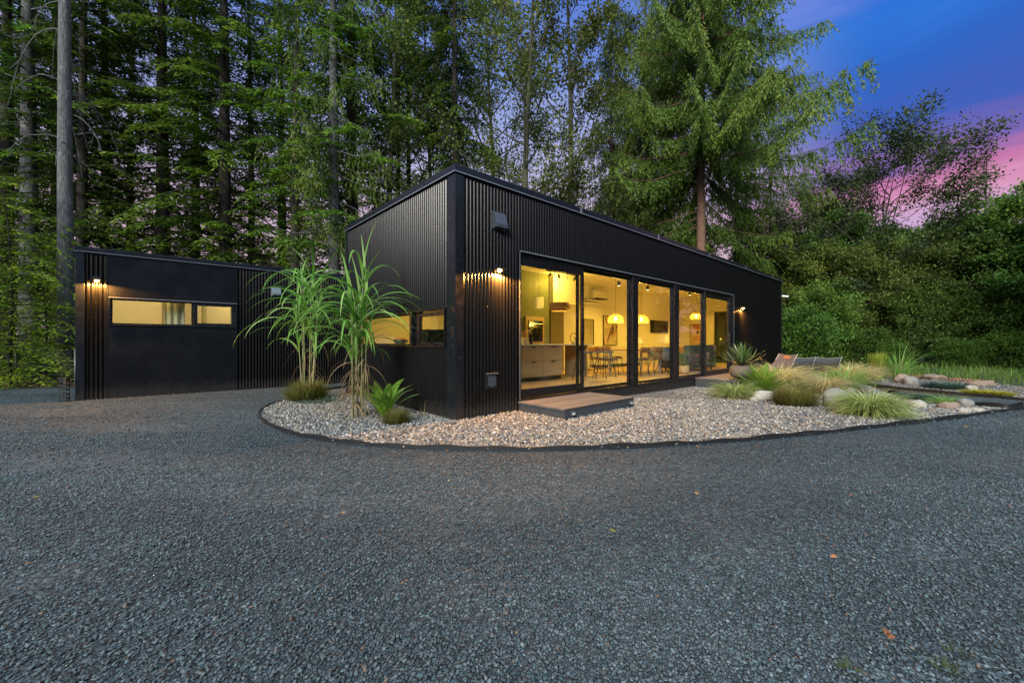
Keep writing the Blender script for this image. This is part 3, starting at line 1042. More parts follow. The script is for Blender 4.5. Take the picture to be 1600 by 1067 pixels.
def end_sash(name, v0, v1, z0, z1, x, st):
    mb = MB()
    mb.box(x, x + 0.05, v0, v0 + st, z0, z1)
    mb.box(x, x + 0.05, v1 - st, v1, z0, z1)
    mb.box(x, x + 0.05, v0 + st, v1 - st, z0, z0 + st)
    mb.box(x, x + 0.05, v0 + st, v1 - st, z1 - st, z1)
    f = mb.build(name, 'black_trim', house, bevel=0.003)
    MB().box(x + 0.02, x + 0.026, v0 + st, v1 - st, z0 + st, z1 - st).build('pane', 'window_glass', f)


end_sash('awning_window', W0 + 0.013, 1.20, WZ0 + 0.013, WZ1 - 0.03, 0.03, 0.06)
end_sash('fixed_window', 1.376, W1 - 0.013, WZ0 + 0.013, WZ1 - 0.013, 0.06, 0.03)
MB().box(0.03, 0.13, 1.2, 1.30, WZ0 + 0.013, WZ1 - 0.013).build('mullion', 'frame_black', house)


def vent(name, s0, s1, z0, z1, matl, parent, off=-0.012, dep=0.12):
    mb = MB()
    mb.box(s0 - 0.02, s1 + 0.02, off - 0.012, off, z0 - 0.02, z1 + 0.02)
    # hood: sloped prism
    b = len(mb.v)
    y1, y0 = off - 0.012, off - dep
    zt = z1
    for x in (s0, s1):
        for y, z in ((y1, z0), (y1, zt), (y0 + dep * 0.62, zt), (y0, z0 + 0.05), (y0, z0)): mb.v.append((x, y, z))
    mb.f += [tuple(b + i for i in range(5)), tuple(b + 5 + i for i in reversed(range(5)))]
    for i in range(5):
        j = (i + 1) % 5
        mb.f.append((b + i, b + 5 + i, b + 5 + j, b + j))
    return mb.build(name, matl, parent, bevel=0.004)


vent('vent_hood', 0.70, 0.93, 3.02, 3.27, 'vent_metal', house)
# pet-door sized dryer vent low on the wall
mb = MB()
mb.box(0.55, 0.78, -0.035, -0.012, 0.45, 0.70)
vb = mb.build('dryer_vent', 'dark_metal', house, bevel=0.005)
mb = MB()
mb.box(0.545, 0.785, -0.075, -0.036, 0.675, 0.70)
mb.prism([(0.59, 0.66), (0.59, 0.50), (0.665, 0.475), (0.74, 0.50), (0.74, 0.66)], -0.05, -0.036)
mb.build('vent_flap', 'vent_metal', vb, bevel=0.003)

# screws on the cladding
SCREW = []


def bolts(pts, parent, y=-0.0135, axis='x', r=0.007):
    if not SCREW:
        SCREW.append(MB().lathe([(0.0075, 0), (0.0075, 0.003), (0.004, 0.006)], 8).build('screw', 'bolt_metal').data)
        bpy.data.objects.remove(bpy.data.objects['screw'])
    for a, z in pts:
        o = bpy.data.objects.new('screw', SCREW[0])
        COL.objects.link(o)
        o.parent = parent
        if axis == 'x':
            o.location = (a, y, z); o.rotation_euler = (R(90), 0, 0)
        else:
            o.location = (y, a, z); o.rotation_euler = (0, R(-90), 0)


bolts([(0.05 + 0.0675 * k * 4, z) for k in range(4) for z in (1.75, 0.95)] + [(0.02, z) for z in (0.6, 1.75, 2.4)] + [(1.25, 1.0), (1.25, 1.75)], house, y=-0.0225)
bolts([(0.15 + 0.54 * k, 0.62) for k in range(7)], house, y=-0.012, axis='y')
# far door glass (to the garden)
fd = MB()
fd.box(L_H - 0.12, L_H - 0.06, DY0, DY0 + 0.07, 0.22, 2.58); fd.box(L_H - 0.12, L_H - 0.06, DY1 - 0.07, DY1, 0.22, 2.58)
fd.box(L_H - 0.12, L_H - 0.06, DY0 + 0.07, DY1 - 0.07, 2.51, 2.58); fd.box(L_H - 0.12, L_H - 0.06, DY0 + 0.07, DY1 - 0.07, 0.22, 0.32)
fdo = fd.build('garden_door', 'frame_black', house)
MB().box(L_H - 0.10, L_H - 0.094, DY0 + 0.07, DY1 - 0.07, 0.32, 2.51).build('pane', 'window_glass', fdo)
# kitchen wall panels
MB().box(2.6, 5.98, 3.62, D_H - 0.152, 0.221, 3.295).build('kitchen_tower', 'green_plaster', house)
mb = MB()
mb.box(4.90, 5.68, 3.55, 3.619, 1.0, 1.95)
mb.build('oven_surround', 'birch_cabinet', house)
# bulkhead above the corridor niche
MB().box(5.985, 7.1, 3.45, D_H - 0.152, 2.40, 3.295).build('bulkhead', 'white_plaster', house)
MB().box(6.45, 7.1, 3.98, D_H - 0.153, 0.221, 2.25).build('hall_door', 'olive_cabinet', house)

# -------------------------------------------------------------- the wing
WV = 6.95
HW = 3.13
WS0, WS1 = -4.46, 2.2
wing = thing('guest_wing', 'low black flat roofed building with a narrow lit window band, left of the house', 'building', HL(WS0, WV), A_H)
wl = WS1 - WS0
B0, B1 = -4.02 - WS0, -1.76 - WS0          # smooth panels
V0, V1 = -3.98 - WS0, -1.80 - WS0          # window band
mb = MB()
corr(mb, 0.11, B0 - 0.01, -0.15, HW - 0.1, 'x', 0, -1)
mb.build('cladding', 'black_cladding', wing, True)
mb = MB()
corr(mb, B1 + 0.01, wl, -0.15, HW - 0.1, 'x', 0, -1)
mb.build('cladding', 'black_cladding', wing, True)
mb = MB()
corr(mb, 0.02, 3.8, -0.15, HW - 0.1, 'y', 0, -1)
mb.build('side_cladding', 'black_cladding', wing, True)
mb = MB()
corr(mb, 0.0, wl, -0.15, HW - 0.1, 'x', 3.82, 1, per=6)
corr(mb, 0.02, 3.8, -0.15, HW - 0.1, 'y', wl, 1, per=6)
mb.build('rear_cladding', 'black_cladding', wing, True)
mb = MB()
mb.box(-0.02, 0.11, -0.02, -0.001, -0.15, HW - 0.102)
mb.box(-0.02, -0.001, -0.001, 0.12, -0.15, HW - 0.102)
mb.build('corner_trim', 'black_trim', wing, bevel=0.003)
MB().box(B0 - 0.01, B0 + 0.005, -0.02, 0.0, -0.15, HW - 0.102).build('joint_strip', 'black_trim', wing)
MB().box(B1 - 0.002, B1 + 0.012, -0.02, 0.0, -0.15, HW - 0.102).build('joint_strip', 'black_trim', wing)
mb = MB()
mb.box(B0 + 0.006, B1 - 0.003, -0.014, 0.02, -0.15, 1.535)
mb.box(B0 + 0.006, B1 - 0.003, -0.014, 0.02, 2.135, HW - 0.102)
mb.box(B0 + 0.006, V0 - 0.001, -0.0145, 0.02, 1.5355, 2.1345)
pan = mb.build('smooth_panel', 'black_panel', wing)
bolts([(B0 + 0.12 + k * 0.52, z) for z in (0.25, 0.65, 1.1, 1.45, 2.2, 2.65) for k in range(5) if B0 + 0.12 + k * 0.52 < B1 - 0.05] + [(0.27, z) for z in (0.25, 0.75, 1.2, 1.7, 2.0)], wing, y=-0.0145)
mb = MB()
mb.box(-0.04, wl, -0.045, 0.1, HW - 0.1, HW)
mb.box(-0.04, 0.1, 0.1, 3.75, HW - 0.1, HW)
mb.box(-0.04, wl + 0.03, 3.75, 3.85, HW - 0.1, HW)
mb.box(wl - 0.1, wl + 0.03, 0.1, 3.75, HW - 0.1, HW)
capw = mb.build('roof_cap', 'black_trim', wing, bevel=0.005)
MB().box(-0.045, wl, -0.052, -0.046, HW - 0.108, HW - 0.096).build('drip_edge', 'bright_edge', capw)
MB().box(0.02, wl - 0.02, 0.02, 3.78, HW - 0.18, HW - 0.12).build('roof', 'roof_membrane', wing)
# structure + room
mb = MB()
mb.box(0.02, wl, 0.021, 0.15, -0.1, 1.53)
mb.box(0.02, wl, 0.021, 0.15, 2.14, HW - 0.185)
mb.box(0.02, V0 - 0.01, 0.021, 0.15, 1.53, 2.14)
mb.box(V1 + 0.01, wl, 0.021, 0.15, 1.53, 2.14)
mb.build('front_wall', 'white_plaster', wing)
mb = MB()
mb.box(0.02, 0.15, 0.151, 3.7, 0, HW - 0.185)
mb.box(4.4, 4.5, 0.151, 3.4, 0.0, HW - 0.185)
mb.box(0.15, 4.399, 3.4, 3.5, 0.0, HW - 0.185)
mb.box(0.15, 1.35, 2.2, 2.3, 0.06, HW - 0.3)
mb.build('room_walls', 'white_plaster', wing)
MB().box(0.15, 4.4, 0.15, 3.4, 0.0, 0.05).build('floor', 'floor_oak', wing)
MB().box(0.15, 4.4, 0.15, 3.4, HW - 0.40, HW - 0.3).build('ceiling', 'white_plaster', wing)
MB().box(2.3, 3.5, 2.9, 3.39, 1.2, 1.66).build('headboard', 'dark_metal', wing)
mb = MB()
mb.box(V0 - 0.02, V1 + 0.04, -0.04, 0.14, 1.536, 1.556)
mb.box(V0 - 0.02, V1 + 0.04, -0.04, 0.14, 2.114, 2.134)
mb.box(V0 - 0.02, V0, -0.04, 0.14, 1.556, 2.114)
mb.box(V1 + 0.02, V1 + 0.04, -0.04, 0.14, 1.556, 2.114)
sw = mb.build('window_surround', 'black_trim', wing, bevel=0.002)
MB().box(V0 - 0.02, V1 + 0.04, -0.046, -0.0405, 2.118, 2.134).build('head_flashing', 'bright_edge', sw)
mid_ = -2.60 - WS0
sash('fixed_window', V0 + 0.001, mid_, 1.557, 2.113, 0.02, 0.035, 0.035, wing)
sash('awning_window', mid_ + 0.002, V1 + 0.018, 1.557, 2.113, 0.0, 0.075, 0.075, wing)
vent('vent_hood', -1.0 - WS0, -0.80 - WS0, 2.40, 2.58, 'vent_grey', wing, dep=0.10)


def curtain(name, a0, a1, z0, z1, y, label, origin, rz):
    mb = MB()
    n = int((a1 - a0) / 0.012)
    for i in range(n + 1):
        a = a0 + (a1 - a0) * i / n
        d = 0.03 * math.sin(i * 0.62) + 0.012 * math.sin(i * 0.23 + 1)
        mb.v += [(a, y + d, z0), (a, y + d * 0.8, z1)]
    for i in range(n): mb.f.append((2 * i, 2 * i + 2, 2 * i + 3, 2 * i + 1))
    o = mb.build(name, 'curtain_fabric', None, True, loc=origin, rot=(0, 0, rz))
    sm = o.modifiers.new('thick', 'SOLIDIFY'); sm.thickness = 0.004
    return tag(o, label, 'curtain')


wo_ = HL(WS0, WV)
curtain('curtain', 1.36, 1.72, 0.3, 2.45, 0.32, 'olive curtain gathered at the middle of the large pane of the low building', wo_, A_H)
curtain('curtain', 2.62, 2.95, 0.3, 2.45, 0.30, 'olive curtain behind the small pane at the right end of the window band', wo_, A_H)
curtain('curtain', 2.14, 2.24, 0.3, 2.45, 1.6, 'narrow curtain hanging deeper in the lit room of the low building', wo_, A_H)

# ------------------------------------------------------------------ lamps
def point(name, loc, power, colr, radius, parent, spot=None, blend=0.6, rot=None):
    l = bpy.data.lights.new(name, 'SPOT' if spot else 'POINT')
    l.energy = power
    l.color = colr
    l.shadow_soft_size = radius
    if spot:
        l.spot_size = R(spot)
        l.spot_blend = blend
    o = bpy.data.objects.new(name, l)
    COL.objects.link(o)
    o.parent = parent
    o.location = loc
    if rot: o.rotation_euler = rot
    return o


def wall_lamp(loc, label, power):
    t = thing('wall_lamp', label, 'wall lamp', loc, A_H, 'downlight wall lamps on the black cladding')
    mb = MB()
    mb.box(-0.055, 0.055, -0.016, -0.001, -0.02, 0.11)
    mb.build('back_plate', 'dark_metal', t, bevel=0.004)
    mb = MB()
    mb.box(-0.075, 0.075, -0.15, -0.017, 0.03, 0.055)
    mb.build('lamp_shade', 'dark_metal', t)
    mb = MB()
    mb.lathe([(0.001, -0.014), (0.022, -0.010), (0.034, 0.002), (0.036, 0.022), (0.03, 0.029)], 16, (0, -0.08, 0), True)
    mb.build('bulb', 'lamp_glow', t, True)
    point('lamp_light', (0, -0.085, -0.03), power, (1.0, 0.40, 0.07), 0.03, t, 172, 0.15, (0, 0, 0))
    return t


wall_lamp(HL(0.78, -0.012, 2.32), 'lit lamp on the corrugated wall between house corner and large sliding door', 600)
wall_lamp(HL(11.66, -0.012, 2.31), 'lit lamp to the right of the last tall window of the house', 380)
wall_lamp(HL(-4.17, WV - 0.012, 2.43), 'lit lamp on the low building by the tall grey tree trunk', 480)

WARM = (1.0, 0.59, 0.075)
# ceiling spots, each a can with a bulb
def ceiling_spot(s, v, label, power=22):
    t = thing('ceiling_spot', label, 'ceiling light', HL(s, v, 3.298), A_H, 'black cylinder spots under the ceiling')
    MB().lathe([(0.05, -0.14), (0.055, -0.135), (0.055, -0.003), (0.03, 0.0)], 20).build('can', 'dark_metal', t, True)
    MB().lathe([(0.045, -0.148), (0.045, -0.1415)], 16).build('bulb', 'spot_glow', t)
    point('spot_light', (0, 0, -0.19), power * 2.6, WARM, 0.05, t, 135, 0.7)


ceiling_spot(1.5, 2.6, 'black ceiling spot added inside the end wall window band to brighten it', 70)  # extra lamp added to brighten the end windows
ceiling_spot(8.91, 3.0, 'black ceiling spot above the dining chairs, behind the second tall pane', 60)
ceiling_spot(10.69, 2.9, 'black ceiling spot above the television, behind the third tall pane', 60)
ceiling_spot(13.6, 2.6, 'black ceiling spot above the sofa, behind the fourth tall pane', 60)
ceiling_spot(15.0, 2.4, 'black ceiling spot near the green garden door at the far end', 40)
# track lights over the kitchen
t = thing('track_light', 'black track with four spot heads over the kitchen island', 'track light', HL(6.05, 3.1, 3.298), A_H)
MB().box(-0.75, 0.75, -0.018, 0.018, -0.03, -0.001).build('track', 'dark_metal', t)
for k, a in enumerate((-0.6, -0.2, 0.15, 0.55)):
    M = Matrix.Translation((a, 0, -0.12)) @ Matrix.Rotation(R((30, -20, -25, 35)[k]), 4, 'Y')
    mb = MB()
    mb.box(-0.008, 0.008, -0.008, 0.008, 0.0, 0.09, Matrix.Translation((a, 0, -0.12)))
    b = len(mb.v)
    m2 = MB().lathe([(0.034, -0.07), (0.036, 0.05), (0.02, 0.06)], 14)
    mb.v += [tuple(M @ Vector(p)) for p in m2.v]
    mb.f += [tuple(b + i for i in f) for f in m2.f]
    mb.build('spot_head', 'dark_metal', t)
point('track_glow', (0, 0, -0.24), 70, WARM, 0.06, t)


def pendant(s, v, zc, kind, label, power=12):
    t = thing('pendant_lamp', label, 'pendant lamp', HL(s, v, zc), A_H, 'pendant lamps in the living space')
    drop = 3.298 - zc
    MB().tube([(0, 0, 0.12), (0, 0, drop)], 0.004, 6).build('cord', 'dark_metal', t)
    if kind == 'rattan':
        prof = [(0.06, 0.15), (0.12, 0.135), (0.20, 0.07), (0.235, -0.02), (0.22, -0.10)]
        mb = MB()
        for k in range(26):
            an = 2 * math.pi * k / 26
            pts = [(r * math.cos(an + i * 0.05), r * math.sin(an + i * 0.05), z) for i, (r, z) in enumerate(prof)]
            mb.tube(pts, 0.005, 4, False)
        for r, z in ((0.06, 0.15), (0.12, 0.135), (0.165, 0.10), (0.20, 0.07), (0.22, 0.025), (0.235, -0.02), (0.23, -0.06), (0.22, -0.10)):
            mb.tube([(r * math.cos(a * 0.2618), r * math.sin(a * 0.2618), z) for a in range(25)], 0.006, 4, False)
        mb.build('lamp_shade', 'veneer', t, True)
        MB().lathe([(0.002, 0.06), (0.03, 0.045), (0.042, 0.01), (0.03, -0.028), (0.002, -0.042)], 16, cap=False).build('bulb', 'bulb_warm', t, True)
        point('bulb_light', (0, 0, -0.06), power, WARM, 0.04, t)
    elif kind == 'drum':
        mb = MB()
        mb.lathe([(0.27, 0.09), (0.27, -0.04)], 40, cap=False)
        mb.lathe([(0.22, -0.03), (0.22, -0.13)], 40, cap=False)
        mb.lathe([(0.25, -0.01), (0.30, -0.01), (0.30, -0.06), (0.25, -0.06)], 40, (0.02, 0, 0), cap=False)
        mb.build('lamp_shade', 'veneer', t, True)
        MB().lathe([(0.002, 0.05), (0.03, 0.03), (0.03, -0.02), (0.002, -0.04)], 12, cap=False).build('bulb', 'spot_glow', t, True)
        point('bulb_light', (0, 0, 0.16), power, WARM, 0.04, t)
    else:
        mb = MB()
        for k in range(22):
            an = 2 * math.pi * k / 22
            M = Matrix.Rotation(an, 4, 'Z')
            mb.box(0.135, 0.141, -0.012, 0.012, -0.16, 0.16, M)
        mb.build('lamp_shade', 'white_paint', t)
        MB().lathe([(0.08, -0.15), (0.08, 0.15)], 20).build('diffuser', 'shade_glow', t, True)
    return t


pendant(4.87, 3.0, 2.30, 'slat', 'slatted cylinder pendant against the green kitchen wall')
pendant(4.95, 2.3, 2.16, 'drum', 'wooden veneer drum pendant over the bar counter', 25)
pendant(6.82, 1.75, 1.86, 'rattan', 'lit rattan pendant in front of the abstract painting', 85)
pendant(8.25, 1.75, 1.90, 'rattan', 'lit rattan pendant over the dining table, left edge of the third tall pane', 85)
pendant(12.83, 2.0, 2.2, 'rattan', 'rattan pendant above the sofa and the picture with a terracotta half disc', 85)

# ------------------------------------------------------------------ furniture
isl = thing('kitchen_island', 'birch kitchen island with white counter and drawers', 'kitchen island', HL(1.78, 1.95, 0.222), A_H)
MB().box(0, 2.9, 0.06, 0.95, 0, 0.10).build('plinth', 'dark_metal', isl)
MB().box(0, 2.9, 0.02, 1.0, 0.10, 0.875).build('carcass', 'birch_cabinet', isl)
for a in (0.0, 0.73, 1.46, 2.18):
    for z0, z1 in ((0.115, 0.49), (0.50, 0.86)):
        dr = MB().box(a + 0.005, a + 0.715, 0.0, 0.019, z0, z1).build('drawer_front', 'birch_cabinet', isl, bevel=0.002)
        MB().box(a + 0.29, a + 0.43, -0.014, -0.0005, z1 - 0.03, z1 - 0.005).build('handle', 'dark_metal', dr)
MB().box(-0.03, 4.15, -0.04, 1.02, 0.876, 0.905).build('counter_top', 'counter_white', isl, bevel=0.003)
MB().box(4.05, 4.10, 0.10, 0.9, 0.0, 0.875).build('end_panel', 'birch_cabinet', isl)


def crock():
    t = thing('utensil_crock', 'two pale utensil crocks with wooden spoons on the island', 'crock', HL(3.55, 2.3, 1.128), A_H)
    for x in (0.0, 0.15): MB().lathe([(0.055, 0), (0.06, 0.01), (0.06, 0.17), (0.052, 0.17), (0.052, 0.02)], 20, (x, 0, 0)).build('crock', 'ceramic_white', t, True)
    r2 = random.Random(4)
    for k in range(9):
        x = 0.15 * (k % 2)
        a = r2.uniform(0, 6.28)
        tip = Vector((x + 0.08 * math.cos(a), 0.06 * math.sin(a), 0.27 + r2.random() * 0.06))
        mb = MB().tube([(x + 0.02 * math.cos(a), 0.02 * math.sin(a), 0.03), tip], 0.006, 6)
        b = len(mb.v)
        m2 = MB().lathe([(0.004, -0.04), (0.025, -0.02), (0.03, 0.01), (0.018, 0.035), (0.002, 0.04)], 10)
        mb.v += [(tip.x + p[0], tip.y + p[1] * 0.35, tip.z + p[2]) for p in m2.v]
        mb.f += [tuple(b + i for i in f) for f in m2.f]
        mb.build('spoon', 'oak_wood' if k % 3 else 'ceramic_white', t, True)


crock()
t = thing('bottle', 'dark bottle beside the utensil crocks on the island', 'bottle', HL(3.92, 2.35, 1.128), A_H)
MB().lathe([(0.04, 0), (0.042, 0.01), (0.042, 0.16), (0.018, 0.20), (0.016, 0.27)], 18).build('glass_body', 'appliance_black', t, True)
MB().lathe([(0.018, 0.271), (0.018, 0.29)], 12).build('cap', 'steel', t, True)
t = thing('wall_oven', 'black built-in oven with a steel handle in the green kitchen wall', 'oven', HL(4.99, 3.54, 1.2), A_H)
MB().box(0, 0.6, -0.02, 0.009, 0, 0.62).build('oven_door', 'appliance_black', t, bevel=0.004)
MB().box(0.03, 0.57, -0.06, -0.035, 0.52, 0.545).build('handle', 'steel', t, bevel=0.005)
MB().box(0.1, 0.5, -0.0235, -0.0205, 0.1, 0.42).build('oven_window', 'tv_black', t)
MB().box(0.2, 0.4, -0.0235, -0.0205, 0.565, 0.6).build('display', 'screen_green', t)
# planter on the counter
t = thing('potted_plant', 'spiky plant in a pale bowl on the bar counter', 'potted plant', HL(5.75, 2.35, 1.128), A_H)
MB().lathe([(0.07, 0), (0.11, 0.03), (0.12, 0.09), (0.11, 0.09), (0.10, 0.04)], 22).build('bowl', 'ceramic_white', t, True)
r3 = np.random.default_rng(5)
n = 26
V, F, rr = strips(r3, n, np.zeros((n, 3)) + [0, 0, 0.06], r3.uniform(0, 6.28, n), r3.uniform(0.1, 0.9, n), r3.uniform(0.8, 1.6, n), r3.uniform(0.15, 0.26, n), np.full(n, 0.016), 5)
obj('leaves', npmesh('leaves', V, quads=F, rnd=rr), 'yucca_leaf', t)
t = thing('hoop_ornament', 'thin dark hoop standing on the bar counter behind the spiky plant', 'ornament', HL(5.95, 2.62, 1.128), A_H)
MB().tube([(0.15 * math.cos(a * 0.2094), 0, 0.17 + 0.15 * math.sin(a * 0.2094)) for a in range(31)], 0.010, 8, False).build('hoop', 'dark_metal', t, True)
MB().box(-0.05, 0.05, -0.04, 0.04, 0, 0.018).build('foot', 'dark_metal', t)


def bar_stool(s, v, label):
    t = thing('bar_stool', label, 'bar stool', HL(s, v, 0.222), A_H, 'bar stools at the kitchen counter')
    MB().box(-0.19, 0.19, -0.17, 0.17, 0.68, 0.72).build('seat', 'grey_fabric', t, bevel=0.012)
    MB().tube([(-0.17, 0.16, 0.73), (-0.18, 0.19, 0.84), (0.18, 0.19, 0.84), (0.17, 0.16, 0.73)], 0.009, 6).build('back_rest', 'dark_metal', t, True)
    for x in (-1, 1):
        for y in (-1, 1):
            MB().tube([(x * 0.13, y * 0.12, 0.68), (x * 0.23, y * 0.21, 0.0)], [0.010, 0.009], 8).build('leg', 'dark_metal', t, True)
    MB().tube([(-0.20, -0.18, 0.25), (0.20, -0.18, 0.25), (0.20, 0.18, 0.25), (-0.20, 0.18, 0.25), (-0.20, -0.18, 0.25)], 0.007, 6, False).build('foot_rail', 'dark_metal', t)


bar_stool(4.95, 1.45, 'grey topped bar stool under the counter behind the first tall pane')
bar_stool(5.62, 1.30, 'grey topped bar stool with crossed wire legs at the left edge of the second pane')

tb = thing('dining_table', 'long oak dining table with white legs behind the third tall pane', 'dining table', HL(7.9, 1.75, 0.222), A_H)
MB().box(-1.05, 1.05, -0.42, 0.42, 0.715, 0.75).build('table_top', 'oak_wood', tb, bevel=0.004)
for x in (-0.9, 0.9):
    for y in (-0.33, 0.33):
        MB().box(x - 0.03, x + 0.03, y - 0.03, y + 0.03, 0, 0.714).build('leg', 'white_paint', tb, bevel=0.004)


def wood_chair(s, v, rz, label, first=[None]):
    loc = HL(s, v, 0.222)
    if first[0]:
        return dup(first[0], loc, A_H + rz, label)
    t = thing('dining_chair', label, 'dining chair', loc, A_H + rz, 'chairs around the dining table')
    first[0] = t
    MB().box(-0.22, 0.22, -0.21, 0.21, 0.43, 0.465).build('seat', 'chair_wood', t, bevel=0.01)
    MB().box(-0.20, 0.20, -0.19, 0.19, 0.466, 0.50).build('cushion', 'grey_fabric', t, bevel=0.012)
    for x in (-1, 1):
        MB().tube([(x * 0.19, -0.17, 0.43), (x * 0.23, -0.22, 0)], 0.010, 6).build('leg', 'dark_metal', t, True)
        MB().tube([(x * 0.19, 0.17, 0.43), (x * 0.23, 0.24, 0)], 0.010, 6).build('leg', 'dark_metal', t, True)
    mb = MB().tube([(-0.21, 0.19, 0.45), (-0.22, 0.26, 0.80), (0.22, 0.26, 0.80), (0.21, 0.19, 0.45)], 0.012, 6)
    for k in range(5): mb.tube([(-0.14 + k * 0.07, 0.195, 0.46), (-0.14 + k * 0.07, 0.255, 0.79)], 0.006, 5)
    mb.build('backrest_frame', 'chair_wood', t, True)
    mb = MB()
    b = []
    for i in range(9):
        a = -1 + i / 4
        y = 0.27 - 0.05 * a * a
        b.append((0.23 * a, y))
    for i, (x, y) in enumerate(b): mb.v += [(x, y, 0.66), (x, y, 0.80), (x, y + 0.014, 0.80), (x, y + 0.014, 0.66)]
    for i in range(8):
        for k in range(4):
            mb.f.append((i * 4 + k, i * 4 + (k + 1) % 4, (i + 1) * 4 + (k + 1) % 4, (i + 1) * 4 + k))
    mb.build('backrest', 'chair_wood', t, True)
    return t


wood_chair(7.05, 1.16, R(180), 'wooden dining chair nearest the window at the left end of the table')
wood_chair(7.75, 1.14, R(180), 'wooden dining chair beside the window, second from the left end of the table')
wood_chair(6.95, 2.42, 0, 'wooden dining chair on the wall side of the table, left of its neighbour')
wood_chair(7.75, 2.45, 0, 'wooden dining chair on the wall side at the middle of the table')
wood_chair(6.50, 1.80, R(90), 'wooden dining chair at the left head of the table')


def shell_chair(s, v, rz, label):
    t = thing('armchair', label, 'upholstered chair', HL(s, v, 0.222), A_H + rz, 'grey shell chairs at the table end')
    mb = MB()
    n = 14
    for zz, r in ((0.42, 0.20), (0.46, 0.25), (0.62, 0.27), (0.80, 0.26)):
        for th in (0, 0.03):
            for i in range(n + 1):
                a = R(-20) + R(220) * i / n
                mb.v.append(((r + th) * math.cos(a), (r + th) * 0.9 * math.sin(a), zz - (0.12 if (zz > 0.7 and (i < 3 or i > n - 3)) else 0)))
    m = n + 1
    for l in range(3):
        for i in range(n):
            for th in (0, 1):
                a = (2 * l + th) * m + i; b2 = (2 * (l + 1) + th) * m + i
                mb.f.append((a, a + 1, b2 + 1, b2))
    for i in range(n): mb.f.append((6 * m + i, 6 * m + i + 1, 7 * m + i + 1, 7 * m + i))
    mb.build('backrest', 'grey_fabric', t, True)
    MB().lathe([(0.20, 0.40), (0.24, 0.42), (0.24, 0.47), (0.20, 0.49)], 24).build('seat', 'grey_fabric', t, True)
    for x in (-1, 1):
        for y in (-1, 1): MB().tube([(x * 0.12, y * 0.12, 0.40), (x * 0.24, y * 0.22, 0)], [0.014, 0.010], 8).build('leg', 'dark_metal', t, True)


shell_chair(8.45, 1.05, R(180), 'grey fabric shell chair with its back to the third tall pane')
shell_chair(9.25, 1.75, R(-90), 'grey fabric shell chair at the right head of the dining table')

sf = thing('sofa', 'dark grey sofa with its back to the window behind the fourth pane', 'sofa', HL(10.3, 1.15, 0.222), A_H)
MB().box(-1.0, 1.0, -0.42, 0.45, 0.10, 0.42).build('base', 'sofa_fabric', sf, bevel=0.03)
MB().box(-1.0, 1.0, -0.47, -0.25, 0.30, 0.86).build('backrest', 'sofa_fabric', sf, bevel=0.05)
for x in (-1.12, 1.0): MB().box(x, x + 0.14, -0.45, 0.46, 0.10, 0.62).build('armrest', 'sofa_fabric', sf, bevel=0.04)
for x in (-0.98, 0.01): MB().box(x, x + 0.96, -0.24, 0.45, 0.421, 0.53).build('seat_cushion', 'sofa_fabric', sf, bevel=0.04)
for x in (-0.9, 0.9):
    for y in (-0.38, 0.38): MB().box(x - 0.02, x + 0.02, y - 0.02, y + 0.02, 0, 0.10).build('leg', 'dark_metal', sf)
t = thing('woven_basket', 'pale woven basket with a small palm in front of the sofa', 'basket', HL(8.75, 0.62, 0.222), A_H)
MB().lathe([(0.14, 0), (0.17, 0.08), (0.16, 0.24), (0.145, 0.24), (0.14, 0.05)], 24).build('basket', 'veneer', t, True)
n = 30
V, F, rr = strips(r3, n, np.zeros((n, 3)) + [0, 0, 0.2], r3.uniform(0, 6.28, n), r3.uniform(0.05, 0.6, n), r3.uniform(0.8, 1.9, n), r3.uniform(0.35, 0.6, n), np.full(n, 0.03), 6)
obj('leaves', npmesh('leaves', V, quads=F, rnd=rr), 'yucca_leaf', t)


def wood_armchair(s, v, rz, label):
    t = thing('lounge_chair', label, 'armchair', HL(s, v, 0.222), A_H + rz, 'wooden lounge chairs by the far window')
    for x in (-0.30, 0.30):
        mb = MB()
        mb.tube([(x, -0.34, 0), (x, -0.30, 0.58), (x, 0.28, 0.54), (x, 0.36, 0)], 0.018, 8)
        mb.tube([(x, -0.32, 0.30), (x, 0.32, 0.26)], 0.014, 6)
        mb.build('side_frame', 'oak_wood', t, True)
    MB().box(-0.27, 0.27, -0.30, 0.27, 0.30, 0.42).build('seat', 'grey_fabric', t, bevel=0.03)
    M = Matrix.Translation((0, 0.27, 0.38)) @ Matrix.Rotation(R(-18), 4, 'X')
    mb = MB().box(-0.27, 0.27, -0.05, 0.06, 0, 0.46, M)
    mb.build('backrest', 'grey_fabric', t, bevel=0.03)


wood_armchair(12.2, 1.5, R(150), 'wooden framed lounge chair just inside the last sliding door')
wood_armchair(13.6, 2.0, R(110), 'wooden framed lounge chair further back, below the green garden door')
t = thing('side_table', 'small oak side table with slim legs between lounge chairs', 'side table', HL(12.9, 1.5, 0.222), A_H)
MB().lathe([(0.24, 0.42), (0.25, 0.43), (0.25, 0.445), (0.24, 0.455)], 28).build('table_top', 'oak_wood', t, True)
for k in range(3): MB().tube([(0.12 * math.cos(k * 2.09), 0.12 * math.sin(k * 2.09), 0.42), (0.2 * math.cos(k * 2.09), 0.2 * math.sin(k * 2.09), 0)], 0.012, 6).build('leg', 'oak_wood', t, True)


